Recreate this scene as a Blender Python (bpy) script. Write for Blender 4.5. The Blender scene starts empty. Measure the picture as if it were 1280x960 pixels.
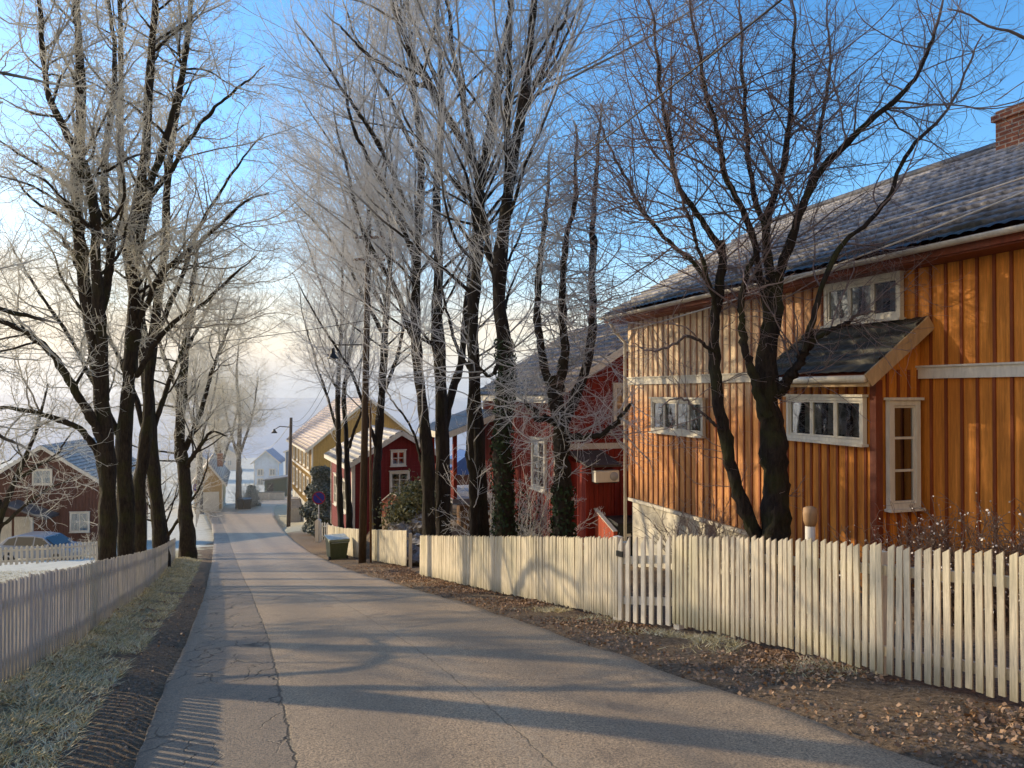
import bpy, math, random
import numpy as np
from mathutils import Matrix, Vector, noise as mnoise

rng = np.random.default_rng(11)
random.seed(5)
SC = bpy.context.scene
COL = SC.collection
F = 950.0; CX = 640.0; HY = 490.0; EYE = 1.6
R = math.radians

# ------------------------------------------------------------------ terrain
_t = np.array([-400,-60,-20,0,5,9,13,20,28,46,60,80,100,150,250,500,1000,5000.])
_z = np.array([18,5.0,1.7,0,-.5,-1.17,-1.9,-3.15,-4.45,-7.1,-8.9,-11.0,-12.7,-16.5,-22,-32,-40,-46.])
_h = np.diff(_t); _s = np.diff(_z)/_h
_m = np.zeros(len(_t)); _m[0]=_s[0]; _m[-1]=_s[-1]
for i in range(1,len(_t)-1):
    if _s[i-1]*_s[i] > 0:
        w1=2*_h[i]+_h[i-1]; w2=_h[i]+2*_h[i-1]
        _m[i]=(w1+w2)/(w1/_s[i-1]+w2/_s[i])
def prof(t):
    t=np.clip(t,_t[0],_t[-1]); k=np.clip(np.searchsorted(_t,t)-1,0,len(_h)-1)
    x=(t-_t[k])/_h[k]
    return ((1+2*x)*(1-x)**2*_z[k]+x*(1-x)**2*_h[k]*_m[k]+x*x*(3-2*x)*_z[k+1]+x*x*(x-1)*_h[k]*_m[k+1])
def base_z(X,Y):
    return prof(0.95*Y-0.2*np.clip(X,-60,40))
def G0(px,py):
    """ray from the eye through a photo pixel to the bare slope"""
    a=(px-CX)/F; b=(py-HY)/F
    lo,hi=1.0,400.0
    for Y in np.geomspace(1.5,900,600):
        if EYE-b*Y < base_z(a*Y,Y): hi=Y; break
        lo=Y
    for _ in range(40):
        m=.5*(lo+hi)
        if EYE-b*m < base_z(a*m,m): hi=m
        else: lo=m
    return np.array([a*hi,hi,base_z(a*hi,hi)])
def P(px,py,Y): return np.array([(px-CX)/F*Y,Y,EYE-(py-HY)/F*Y])

def edge(pix):
    q=np.array([G0(*p)[:2] for p in pix]); o=np.argsort(q[:,1]); q=q[o]
    d=(q[0]-q[2])/np.linalg.norm(q[0]-q[2])
    q=np.vstack([q[0]+d*40,q[0]+d*2,q]);
    return q
EL=edge([(169,960),(202,871),(236,799),(257,744),(266,702),(269,670),(266,655),(262,646),(256,636)])
ER=edge([(1183,960),(1035,905),(866,850),(740,808),(640,772),(560,747),(522,737),(485,725),(450,716),(414,702),(387,689),(362,670),(350,656),(343,645),(342,633)])
FR=np.array([G0(*p)[:2] for p in [(1280,884),(1103,846),(959,810),(845,785),(774,776),(650,748),(527,720),(510,709),(465,701),(430,694),(398,676)]])
FR=FR[np.argsort(FR[:,1])]; d=(FR[0]-FR[1]); d/=np.linalg.norm(d); FR=np.vstack([FR[0]+d*6,FR])
FL=np.array([G0(*p)[:2] for p in [(0,872),(93,814),(181,744),(210,712),(228,690)]])
d=(FL[0]-FL[1]); d/=np.linalg.norm(d); FL=np.vstack([FL[0]+d*6,FL])
def xl(Y): return np.interp(Y,EL[:,1],EL[:,0])
def xr(Y): return np.interp(Y,ER[:,1],ER[:,0])
def xfr(Y): return np.interp(Y,FR[:,1],FR[:,0])
def xfl(Y): return np.interp(Y,FL[:,1],FL[:,0])
def ss(a,b,x):
    t=np.clip((x-a)/(b-a),0,1); return t*t*(3-2*t)
def wob(X,Y,s,seed=0.):
    return (np.sin(X*1.7/s+seed)*np.cos(Y*1.3/s+2.1*seed)+.6*np.sin(X*3.1/s-Y*2.3/s+seed*3)+.4*np.cos(X*5.3/s+Y*4.7/s+seed))/2
def gz(X,Y):
    X=np.asarray(X,float); Y=np.asarray(Y,float)
    z=base_z(X,Y)
    near=ss(120,90,Y)
    onroad=ss(-.12,.0,X-xl(Y))*ss(-.12,.0,xr(Y)-X)*near
    z=z-.05*onroad
    dl=xl(Y)-X; dr=X-xr(Y)
    off=np.maximum(ss(.1,.9,dl),ss(.1,.9,dr))*ss(60,40,Y)
    z=z+off*.035*wob(X,Y,.55)+off*.02*wob(X,Y,.21,2.)
    # left verge mound, left garden a little lower
    z=z+.10*ss(.5,1.1,dl)*ss(2.6,1.2,dl)*ss(40,25,Y)
    z=z-.55*ss(1.0,6.0,xfl(Y)-X)*ss(12,24,Y)*ss(90,60,Y)
    # right garden terrace
    t=.95*Y-.2*X
    df=X-xfr(Y)
    yard=-2.95
    k=ss(.5,2.2,df)*ss(14,19,t)*ss(32,30,t)
    z=z+np.maximum(0,yard-z)*k
    return z
def G(px,py):
    p=G0(px,py); return np.array([p[0],p[1],float(gz(p[0],p[1]))])
def onz(X,Y): return float(gz(X,Y))

# ------------------------------------------------------------------ mesh helpers
def mesh_np(name,verts,faces_flat,nper,mats,parent=None,smooth=False,attrs=None,mi=None):
    me=bpy.data.meshes.new(name)
    nv=len(verts); nf=len(faces_flat)//nper
    me.vertices.add(nv); me.vertices.foreach_set('co',np.asarray(verts,np.float32).ravel())
    me.loops.add(nf*nper); me.loops.foreach_set('vertex_index',np.asarray(faces_flat,np.int32).ravel())
    me.polygons.add(nf)
    me.polygons.foreach_set('loop_start',np.arange(0,nf*nper,nper,dtype=np.int32))
    me.polygons.foreach_set('loop_total',np.full(nf,nper,np.int32))
    if smooth: me.polygons.foreach_set('use_smooth',np.ones(nf,bool))
    for m in (mats if isinstance(mats,(list,tuple)) else [mats]): me.materials.append(m)
    if mi is not None: me.polygons.foreach_set('material_index',np.asarray(mi,np.int32))
    if attrs:
        for k,v in attrs.items():
            v=np.asarray(v,np.float32)
            if v.ndim==1:
                a=me.attributes.new(k,'FLOAT','POINT'); a.data.foreach_set('value',v)
            else:
                a=me.attributes.new(k,'FLOAT_VECTOR','POINT'); a.data.foreach_set('vector',v.ravel())
    me.update(calc_edges=True)
    o=bpy.data.objects.new(name,me); COL.objects.link(o)
    if parent: o.parent=parent
    return o
def tag(o,label=None,cat=None,group=None,kind=None):
    if label: o['label']=label
    if cat: o['category']=cat
    if group: o['group']=group
    if kind: o['kind']=kind
    return o
def empty(name,loc,rz=0,label=None,cat=None,group=None):
    o=bpy.data.objects.new(name,None); COL.objects.link(o)
    o.location=[float(v) for v in loc]; o.rotation_euler=(0,0,rz); o.empty_display_size=.3
    return tag(o,label,cat,group)
I4=Matrix.Identity(4)
def FM(origin,xa,ya,za=(0,0,1)):
    m=Matrix.Identity(4)
    for i in range(3):
        m[i][0]=xa[i]; m[i][1]=ya[i]; m[i][2]=za[i]; m[i][3]=origin[i]
    return m
class MB:
    def __init__(s): s.v=[]; s.f=[]; s.m=[]; s.sm=[]
    def add(s,vs,fs,M=I4,mi=0,smooth=False):
        n=len(s.v)
        s.v+= [tuple(M@Vector(v)) for v in vs]
        s.f+= [tuple(i+n for i in f) for f in fs]; s.m+=[mi]*len(fs); s.sm+=[smooth]*len(fs)
        return s
    def box(s,x0,x1,y0,y1,z0,z1,M=I4,mi=0):
        if x0>x1:x0,x1=x1,x0
        if y0>y1:y0,y1=y1,y0
        if z0>z1:z0,z1=z1,z0
        vs=[(x,y,z) for z in (z0,z1) for y in (y0,y1) for x in (x0,x1)]
        fs=[(0,2,3,1),(4,5,7,6),(0,1,5,4),(2,6,7,3),(0,4,6,2),(1,3,7,5)]
        return s.add(vs,fs,M,mi)
    def prism(s,poly,y0,y1,M=I4,mi=0):
        """poly = (x,z) list extruded in y"""
        n=len(poly); vs=[(x,y0,z) for x,z in poly]+[(x,y1,z) for x,z in poly]
        fs=[tuple(range(n)),tuple(range(2*n-1,n-1,-1))]+[(i,i+n,(i+1)%n+n,(i+1)%n) for i in range(n)]
        return s.add(vs,fs,M,mi)
    def beam(s,a,b,w,h,M=I4,mi=0,up=(0,0,1)):
        a=Vector(a);b=Vector(b);d=(b-a).normalized();u=Vector(up)
        sd=d.cross(u).normalized(); u=sd.cross(d)
        vs=[]
        for p in (a,b):
            for i,j in ((-1,-1),(1,-1),(1,1),(-1,1)): vs.append(tuple(p+sd*(w/2*i)+u*(h/2*j)))
        return s.add(vs,[(0,1,2,3),(7,6,5,4),(0,4,5,1),(1,5,6,2),(2,6,7,3),(3,7,4,0)],M,mi)
    def lathe(s,prof_,c=(0,0,0),n=16,M=I4,mi=0,smooth=True):
        vs=[];fs=[]
        for r,z in prof_:
            for k in range(n):
                a=2*math.pi*k/n; vs.append((c[0]+r*math.cos(a),c[1]+r*math.sin(a),c[2]+z))
        for i in range(len(prof_)-1):
            for k in range(n):
                fs.append((i*n+k,i*n+(k+1)%n,(i+1)*n+(k+1)%n,(i+1)*n+k))
        fs.append(tuple(range(n-1,-1,-1))); fs.append(tuple((len(prof_)-1)*n+k for k in range(n)))
        return s.add(vs,fs,M,mi,smooth)
    def tube(s,pts,r,n=8,M=I4,mi=0):
        pts=[Vector(p) for p in pts]; rr=r if isinstance(r,(list,tuple)) else [r]*len(pts)
        vs=[];fs=[]
        for i,p in enumerate(pts):
            d=(pts[min(i+1,len(pts)-1)]-pts[max(i-1,0)]).normalized()
            ref=Vector((0,0,1)) if abs(d.z)<.9 else Vector((1,0,0))
            a=d.cross(ref).normalized(); b=d.cross(a)
            for k in range(n):
                t=2*math.pi*k/n; vs.append(tuple(p+(a*math.cos(t)+b*math.sin(t))*rr[i]))
        for i in range(len(pts)-1):
            for k in range(n): fs.append((i*n+k,i*n+(k+1)%n,(i+1)*n+(k+1)%n,(i+1)*n+k))
        fs.append(tuple(range(n-1,-1,-1))); fs.append(tuple((len(pts)-1)*n+k for k in range(n)))
        return s.add(vs,fs,M,mi,True)
    def build(s,name,mats,parent=None,bevel=0):
        me=bpy.data.meshes.new(name); me.from_pydata(s.v,[],s.f)
        for m in (mats if isinstance(mats,(list,tuple)) else [mats]): me.materials.append(m)
        me.polygons.foreach_set('material_index',s.m); me.polygons.foreach_set('use_smooth',s.sm)
        me.update()
        o=bpy.data.objects.new(name,me); COL.objects.link(o)
        if parent: o.parent=parent
        if bevel:
            b=o.modifiers.new('b','BEVEL'); b.width=bevel; b.segments=2; b.limit_method='ANGLE'
        return o

# ------------------------------------------------------------------ materials
class NT:
    def __init__(s,name):
        s.mat=bpy.data.materials.new(name); s.mat.use_nodes=True
        s.t=s.mat.node_tree; s.b=s.t.nodes['Principled BSDF']; s.out=s.t.nodes['Material Output']
    def n(s,typ,ins=None,**kw):
        x=s.t.nodes.new(typ)
        for k,v in kw.items(): setattr(x,k,v)
        for k,v in (ins or {}).items(): s.set(x.inputs[k],v)
        return x
    def set(s,sock,v):
        if isinstance(v,bpy.types.NodeSocket): s.t.links.new(v,sock)
        else: sock.default_value=v
    def coord(s,kind='Object'): return s.n('ShaderNodeTexCoord').outputs[kind]
    def scale(s,vec,sc): return s.n('ShaderNodeVectorMath',{0:vec,1:sc},operation='MULTIPLY').outputs[0]
    def noise(s,vec,scale,detail=4,rough=.55,dist=0):
        return s.n('ShaderNodeTexNoise',{'Vector':vec,'Scale':scale,'Detail':detail,'Roughness':rough,'Distortion':dist}).outputs[0]
    def ramp(s,fac,stops):
        r=s.n('ShaderNodeValToRGB',{0:fac}); e=r.color_ramp.elements
        while len(e)<len(stops): e.new(.5)
        for i,(p,c) in enumerate(stops):
            e[i].position=p; e[i].color=(c,c,c,1) if isinstance(c,(int,float)) else (*c,1)
        return r.outputs[0]
    def mix(s,f,a,b,blend='MIX'):
        m=s.n('ShaderNodeMix',data_type='RGBA',blend_type=blend)
        for k,v in ((0,f),(6,a),(7,b)):
            if isinstance(v,tuple) and len(v)==3: v=(*v,1)
            s.set(m.inputs[k],v)
        return m.outputs[2]
    def math(s,op,a,b=0.,c=None,clamp=False):
        m=s.n('ShaderNodeMath',operation=op,use_clamp=clamp); s.set(m.inputs[0],a); s.set(m.inputs[1],b)
        if c is not None: s.set(m.inputs[2],c)
        return m.outputs[0]
    def attr(s,name): return s.n('ShaderNodeAttribute',attribute_name=name)
    def bump(s,h,strength=.5,dist=.01,nrm=None):
        ins={'Height':h,'Strength':strength,'Distance':dist}
        if nrm is not None: ins['Normal']=nrm
        o=s.n('ShaderNodeBump',ins).outputs[0]
        s.set(s.b.inputs['Normal'],o); return o
    def base(s,c,rough=.7,spec=.5):
        s.set(s.b.inputs['Base Color'],(*c,1) if isinstance(c,tuple) and len(c)==3 else c)
        s.set(s.b.inputs['Roughness'],rough); s.set(s.b.inputs['Specular IOR Level'],spec); return s
def paint(name,c,var=.18,rough=.6,dirt=(.12,.10,.08),dirtamt=.25,grain=(3,3,.6),frost=0.,bump=.25):
    t=NT(name); v=t.coord()
    n1=t.noise(t.scale(v,grain),6,6,.65); n2=t.noise(v,1.3,5)
    dk=tuple(x*(1-var*1.6) for x in c); lt=tuple(min(1,x*(1+var)) for x in c)
    col=t.mix(t.ramp(n1,[(.3,0),(.7,1)]),dk,lt)
    col=t.mix(t.math('MULTIPLY',t.ramp(n2,[(.45,0),(.75,1)]),dirtamt),col,dirt)
    if frost:
        g=t.n('ShaderNodeNewGeometry').outputs['Normal']; z=t.n('ShaderNodeSeparateXYZ',{0:g}).outputs[2]
        f=t.math('MULTIPLY',t.ramp(z,[(.2,0),(.8,1)]),t.math('MULTIPLY',t.ramp(t.noise(v,7,5),[(.35,.3),(.6,1)]),frost))
        col=t.mix(f,col,(.72,.74,.78))
    t.base(col,rough,.35); t.bump(n1,bump,.006)
    return t.mat
M={}
M['white']=paint('white_paint',(.72,.67,.56),.1,.55,(.3,.25,.18),.3)
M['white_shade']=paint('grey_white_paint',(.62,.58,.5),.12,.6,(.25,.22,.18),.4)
def weathered(name,c):
    t=NT(name); v=t.coord()
    g=t.noise(t.scale(v,(14,14,1.0)),5,8,.7); g2=t.noise(t.scale(v,(2.2,2.2,.5)),4,3); g3=t.noise(v,1.2,5)
    rnd=t.n('ShaderNodeAttribute',attribute_name='rnd').outputs['Fac']
    col=t.mix(t.ramp(g,[(.36,0),(.66,1)]),tuple(x*.62 for x in c),tuple(min(1,x*1.08) for x in c))
    col=t.mix(t.math('MULTIPLY',rnd,.3),col,tuple(x*.62 for x in c))
    sepz=t.n('ShaderNodeAttribute',attribute_name='hgt').outputs['Fac']
    grime=t.math('MULTIPLY',t.ramp(sepz,[(.0,.85),(.3,0)]),t.ramp(g2,[(.3,.3),(.6,1)]))
    col=t.mix(grime,col,(.15,.14,.08))
    col=t.mix(t.math('MULTIPLY',t.ramp(g3,[(.5,0),(.75,1)]),.35),col,(.2,.2,.13))
    pe=t.noise(t.scale(v,(30,30,3)),3,6,.75,.4); col=t.mix(t.math('MULTIPLY',t.ramp(pe,[(.60,0),(.66,1)]),.55),col,(.20,.17,.13))
    col=t.mix(t.math('MULTIPLY',t.ramp(t.noise(v,.8,3),[(.48,0),(.66,1)]),.25),col,(.42,.42,.22))
    t.base(col,.62,.3); t.bump(t.math('ADD',g,pe),.4,.004); return t.mat
M['fence']=weathered('white_fence_paint',(.84,.74,.55))
M['fence_old']=weathered('weathered_fence_paint',(.66,.62,.56))
def siding_mat(name,c,c2,pale_amt=0):
    t=NT(name); v=t.coord()
    g=t.noise(t.scale(v,(9,9,.8)),5,8,.7); blot=t.noise(t.scale(v,(1,1,.6)),1.1,5,.6)
    sp=t.n('ShaderNodeSeparateXYZ',{0:v})
    bd=t.n('ShaderNodeTexWhiteNoise',{'W':t.math('FLOOR',t.math('DIVIDE',sp.outputs[0],.23))},noise_dimensions='1D').outputs[0]
    col=t.mix(t.ramp(g,[(.3,0),(.72,1)]),tuple(x*.6 for x in c),tuple(min(1,x*1.15) for x in c))
    col=t.mix(t.math('MULTIPLY',bd,.4),col,tuple(x*.66 for x in c))
    col=t.mix(t.math('MULTIPLY',t.ramp(blot,[(.45,0),(.7,1)]),.55),col,c2)
    if pale_amt:  # cream mix growing towards the far end and upper wall
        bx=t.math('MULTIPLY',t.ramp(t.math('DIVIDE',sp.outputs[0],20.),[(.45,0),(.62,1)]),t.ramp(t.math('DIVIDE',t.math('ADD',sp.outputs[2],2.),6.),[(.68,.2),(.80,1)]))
        col=t.mix(t.math('MULTIPLY',t.math('MULTIPLY',bx,pale_amt),t.ramp(g,[(.25,.4),(.6,1)])),col,(.88,.76,.54))
    strk=t.noise(t.scale(v,(6.,6.,.35)),2.2,6,.7)
    col=t.mix(t.math('MULTIPLY',t.ramp(strk,[(.42,0),(.62,1)]),.5),col,tuple(x*.42 for x in c2))
    col=t.mix(t.math('MULTIPLY',t.ramp(strk,[(.30,1),(.42,0)]),.35),col,tuple(min(1,x*1.1+.09) for x in c))
    spl=t.math('MULTIPLY',t.ramp(t.math('DIVIDE',sp.outputs[2],6.),[(.0,1),(.13,0)]),t.ramp(g,[(.25,.3),(.6,1)]))
    col=t.mix(t.math('MULTIPLY',spl,.55),col,(.10,.06,.035))
    t.base(col,.62,.3); t.bump(t.math('ADD',g,strk),.5,.005); return t.mat
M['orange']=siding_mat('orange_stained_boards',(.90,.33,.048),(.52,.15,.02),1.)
M['orange_batten']=siding_mat('shade_dark_battens',(.33,.08,.022),(.22,.05,.016),.3)  # darker red-brown stands in for the shadow sides of the boards
M['red']=siding_mat('red_barn_paint',(.27,.022,.010),(.18,.014,.008))
M['redlit']=siding_mat('sunlit_red_paint',(.50,.09,.035),(.38,.06,.03))  # sunlit look of railings and bin screen put into a brighter red
M['darkred']=siding_mat('dark_red_paint',(.24,.025,.025),(.17,.02,.02))
M['brownred']=siding_mat('faded_brown_red_paint',(.15,.06,.04),(.12,.05,.035))
M['yellow']=siding_mat('yellow_ochre_boards',(.56,.35,.08),(.48,.29,.07))
M['yellow_shade']=siding_mat('shaded_ochre_boards',(.46,.30,.09),(.4,.25,.08))  # yellow boards with their shade put into the colour
M['haze_yellow']=siding_mat('hazed_ochre_boards',(.62,.42,.17),(.6,.4,.18))  # distance haze put into the washed-out ochre
M['navy']=paint('blue_grey_boards',(.10,.14,.22))
M['pale_blue']=paint('pale_blue_white_boards',(.55,.66,.78),.05)
M['green']=paint('dark_green_paint',(.045,.075,.05))
M['found']=paint('limewashed_foundation',(.66,.62,.52),.16,.85,(.18,.15,.1),.75,(1,1,1),bump=.8)
M['concrete']=paint('concrete',(.33,.32,.31),.15,.9,bump=.7)
M['black']=paint('black_plastic',(.012,.013,.014),.1,.4,(.05,.05,.05),.2)
M['binlid']=paint('green_plastic',(.30,.33,.22),.1,.45,frost=.5)
M['binbody']=paint('dark_green_plastic',(.10,.12,.06),.1,.45)
M['bluelid']=paint('dark_blue_plastic',(.03,.05,.22),.1,.45)
M['metal']=paint('galvanised_metal',(.42,.42,.42),.12,.4)
M['darkmetal']=paint('dark_metal',(.02,.02,.02),.1,.45)
M['cream']=paint('cream_plastic',(.72,.68,.58),.05,.4)
M['sign_blue']=paint('sign_blue',(.02,.035,.30),.05,.35)
M['sign_red']=paint('sign_red',(.28,.02,.04),.05,.35)
M['terracotta']=paint('grey_pot',(.13,.12,.11),.2,.8)
M['rubber']=paint('rubber',(.02,.02,.02),.1,.8)
M['curtain']=paint('curtain_cloth',(.82,.80,.74),.2,.9,(.3,.3,.3),.3,(6,6,.4))
M['dark']=paint('dark_interior',(.015,.014,.013),.3,.9)
M['cable']=paint('black_cable',(.03,.026,.022),.1,.6)
M['palecable']=paint('lit_pale_cable',(.62,.58,.52),.1,.6)  # sunlit look of the wires put into the pale colour
M['deck']=paint('grey_decking',(.25,.24,.24),.2,.7,frost=.4)
M['brownwood']=paint('brown_timber',(.17,.085,.035),.3,.7)
M['gold']=paint('orange_curtain',(.6,.26,.06),.2,.8)
M['rock']=paint('rock',(.19,.155,.12),.5,.9,(.06,.055,.03),.9,(4,4,4),frost=.3,bump=1.)
M['tan_board']=paint('sandy_barge_board',(.50,.34,.18),.15,.6)
M['soffit']=paint('red_brown_trim',(.20,.045,.018),.2,.6)
M['carbody']=None
t=NT('silver_blue_car_paint'); t.base((.26,.28,.31),.35,.5); t.b.inputs['Coat Weight'].default_value=.6; t.b.inputs['Metallic'].default_value=.3; M['carbody']=t.mat
t=NT('car_glass'); t.base((.02,.03,.035),.06,.8); M['carglass']=t.mat
def glass():
    t=NT('window_glass'); tr=t.n('ShaderNodeBsdfTransparent',{'Color':(.55,.6,.6,1)}); gl=t.n('ShaderNodeBsdfGlossy',{'Roughness':.03,'Color':(.9,.95,1,1)})
    w=t.noise(t.coord(),1.6,2)
    b=t.n('ShaderNodeBump',{'Height':w,'Strength':.25,'Distance':.02}).outputs[0]; t.set(gl.inputs['Normal'],b)
    fr=t.n('ShaderNodeFresnel',{'IOR':3.3}); mx=t.n('ShaderNodeMixShader',{0:fr.outputs[0],1:tr.outputs[0],2:gl.outputs[0]})
    t.t.links.new(mx.outputs[0],t.out.inputs[0]); return t.mat
M['glass']=glass()
def bark(name,c1,c2,moss,frostcol,famt=1.,mossamt=.5):
    t=NT(name); v=t.coord()
    n=t.noise(t.scale(v,(1,1,.22)),26,8,.75); n2=t.noise(v,2.2,5); n3=t.noise(v,40,3)
    col=t.mix(t.ramp(n,[(.35,0),(.62,1)]),c1,c2)
    fr=t.attr('frost').outputs['Fac']; inv=t.math('SUBTRACT',1.,fr,clamp=True)
    col=t.mix(t.math('MULTIPLY',t.math('MULTIPLY',t.ramp(n2,[(.48,0),(.62,1)]),mossamt),inv),col,moss)
    nz=t.n('ShaderNodeSeparateXYZ',{0:t.n('ShaderNodeNewGeometry').outputs['Normal']}).outputs[2]
    up=t.math('MULTIPLY_ADD',nz,.2,.9)
    f=t.math('MULTIPLY',t.math('MULTIPLY',fr,up),famt,clamp=True)
    f=t.math('MULTIPLY',f,t.ramp(n3,[(.3,.78),(.5,1)]))
    col=t.mix(f,col,frostcol)
    t.base(col,.85,.25); t.bump(t.math('ADD',n,t.math('MULTIPLY',t.noise(t.scale(v,(1,1,.18)),9,3,.6,1.),1.2)),1.,.06)
    tl=t.n('ShaderNodeBsdfTranslucent',{'Color':(*[min(1,x*1.15) for x in frostcol],1)})
    mx=t.n('ShaderNodeMixShader',{0:t.math('MULTIPLY',f,.62),1:t.b.outputs[0],2:tl.outputs[0]})
    t.t.links.new(mx.outputs[0],t.out.inputs[0]); return t.mat
M['bark_left']=bark('frosted_maple_bark',(.014,.010,.008),(.06,.044,.030),(.05,.052,.014),(.99,.92,.82),1.)
M['bark_mid']=bark('frosted_linden_bark',(.012,.009,.008),(.045,.034,.026),(.04,.038,.014),(.99,.96,.92),1.,.35)
M['bark_near']=bark('dark_rowan_bark',(.010,.008,.008),(.045,.034,.028),(.05,.06,.012),(.66,.54,.53),.6,.45)
M['bark_shrub']=bark('reddish_shrub_bark',(.05,.022,.015),(.14,.07,.045),(.1,.06,.03),(.60,.48,.42),.6,.2)
M['bark_far']=bark('hazy_frosted_bark',(.10,.09,.08),(.2,.17,.14),(.15,.14,.1),(.92,.84,.72),1.,.2)  # far haze painted in through paler bark tones
def leafmat(name,c1,c2,fr=0.):
    t=NT(name); v=t.coord(); n=t.n('ShaderNodeNewGeometry').outputs['Random Per Island']; col=t.mix(n,c1,c2)
    if fr: col=t.mix(t.math('MULTIPLY',t.ramp(t.noise(v,9,3),[(.4,0),(.6,1)]),fr),col,(.7,.7,.66))
    t.base(col,.7,.3); return t.mat
M['ivy']=leafmat('ivy_leaves',(.010,.022,.008),(.03,.05,.016))
M['conifer']=leafmat('conifer_needles',(.02,.03,.012),(.07,.075,.035),.18)
M['dead']=leafmat('fallen_brown_leaves',(.10,.045,.02),(.50,.29,.14),.12)
M['grass']=leafmat('frosted_grass_blades',(.26,.21,.07),(.84,.68,.34),.3)
M['juniper']=leafmat('golden_green_leaves',(.06,.08,.02),(.26,.22,.05),.2)
M['berry']=leafmat('pale_buds',(.75,.68,.6),(.85,.8,.75))
M['gravel']=paint('gravel',(.24,.195,.15),.4,.9)
def pole_mat():
    t=NT('creosoted_pole'); v=t.coord(); g=t.noise(t.scale(v,(20,20,1)),3,7,.7)
    t.base(t.mix(t.ramp(g,[(.35,0),(.65,1)]),(.03,.02,.013),(.10,.062,.035)),.8,.3); t.bump(g,.5,.006); return t.mat
M['pole']=pole_mat()
def roofmat(name,c,frost,fa):
    t=NT(name); v=t.coord(); n=t.noise(v,2.2,6,.65); n2=t.noise(v,14,4); n4=t.noise(t.scale(v,(1,.25,.25)),1.2,4)
    col=t.mix(t.ramp(n2,[(.3,0),(.7,1)]),tuple(x*.6 for x in c),c)
    f=t.math('MULTIPLY',t.ramp(n,[(.3,.45),(.62,1)]),fa); f=t.math('MULTIPLY',f,t.ramp(n2,[(.3,.35),(.55,1)]))
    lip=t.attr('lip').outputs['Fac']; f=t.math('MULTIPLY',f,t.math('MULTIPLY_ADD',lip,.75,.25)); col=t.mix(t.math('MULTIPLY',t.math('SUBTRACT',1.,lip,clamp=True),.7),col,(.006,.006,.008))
    low=t.attr('low').outputs['Fac']; f=t.math('MULTIPLY',f,t.math('SUBTRACT',1.,low,clamp=True))
    col=t.mix(f,col,frost)
    col=t.mix(t.math('MULTIPLY',t.math('MULTIPLY',low,.8),t.ramp(n4,[(.4,0),(.6,1)])),col,(.05,.045,.02))
    t.base(col,.55,.4); t.bump(n2,.4,.008); return t.mat
M['tiles']=roofmat('frosted_black_pantiles',(.04,.038,.04),(.60,.58,.60),.8)
M['moss_tiles']=roofmat('mossy_dark_tiles',(.022,.02,.016),(.07,.065,.04),.7)
M['roof_brown']=roofmat('brown_frosted_tiles',(.075,.05,.042),(.40,.33,.30),.4)
M['roof_pink']=roofmat('rosy_frosted_tiles',(.34,.22,.19),(.72,.6,.55),.8)
M['roof_blue']=roofmat('blue_frosted_roof',(.17,.27,.45),(.5,.58,.74),.7)
M['roof_frost']=roofmat('frosted_grey_roof',(.16,.14,.13),(.74,.68,.62),.8)
def brickmat():
    t=NT('chimney_bricks'); v=t.coord()
    sp=t.n('ShaderNodeSeparateXYZ',{0:v}); w=t.n('ShaderNodeCombineXYZ',{0:t.math('ADD',sp.outputs[0],sp.outputs[1]),1:sp.outputs[2]}).outputs[0]
    b=t.n('ShaderNodeTexBrick',{'Vector':w,'Color1':(.22,.06,.03,1),'Color2':(.42,.15,.07,1),'Mortar':(.42,.34,.26,1),'Scale':1.,'Mortar Size':.011,'Mortar Smooth':.2,'Brick Width':.24,'Row Height':.075})
    n=t.noise(v,9,5); col=t.mix(t.math('MULTIPLY',t.ramp(n,[(.4,0),(.7,1)]),.6),b.outputs[0],(.12,.05,.035))
    t.base(col,.85,.3); t.bump(b.outputs[1],-.8,.01); return t.mat
M['brick']=brickmat()

# ------------------------------------------------------------------ world, sun, camera
SUN_EL=R(18.0); SUN_AZ=R(66)      # azimuth measured left of the view axis (+Y)
sd=Vector((-math.sin(SUN_AZ)*math.cos(SUN_EL),math.cos(SUN_AZ)*math.cos(SUN_EL),math.sin(SUN_EL)))
W=bpy.data.worlds.new('World'); SC.world=W; W.use_nodes=True
wt=W.node_tree; bg=wt.nodes['Background']
class WN(NT):
    def __init__(s): s.t=wt
w=WN()
sky=w.n('ShaderNodeTexSky',sky_type='NISHITA'); sky.sun_disc=False
sky.sun_elevation=SUN_EL; sky.sun_rotation=-SUN_AZ; sky.air_density=1.0; sky.dust_density=.6; sky.ozone_density=2.5; sky.altitude=100
gv=w.n('ShaderNodeTexCoord').outputs['Generated']
sp=w.n('ShaderNodeSeparateXYZ',{0:gv}); zc=sp.outputs[2]
cn=w.noise(w.scale(gv,(1,1,5)),3.2,7,.6)
# lateral warmth: brighter towards the sun side
side=w.n('ShaderNodeVectorMath',{0:gv,1:tuple(sd)},operation='DOT_PRODUCT').outputs[1]
sidep=w.math('MAXIMUM',side,0.)
band=w.math('ADD',zc,w.math('MULTIPLY',w.math('SUBTRACT',cn,.5),-.18))
band=w.math('SUBTRACT',band,w.math('MULTIPLY',w.math('POWER',sidep,2.2),.11))
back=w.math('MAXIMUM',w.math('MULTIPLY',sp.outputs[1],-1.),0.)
band=w.math('SUBTRACT',band,w.math('MULTIPLY',back,.55))  # haze bank added behind the camera as unseen fill light
m1=w.ramp(band,[(.0,1.),(.05,.92),(.10,.36),(.19,0.)])
cloud_fill=w.mix(w.ramp(w.math('ADD',zc,w.math('MULTIPLY',w.math('SUBTRACT',cn,.5),.04)),[(.005,0),(.055,1)]),(7.2,7.7,8.5,1),(12.4,10.9,8.7,1))
skyc=w.n('ShaderNodeHueSaturation',{'Saturation':1.26,'Value':3.0,'Color':sky.outputs[0]}).outputs[0]
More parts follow.
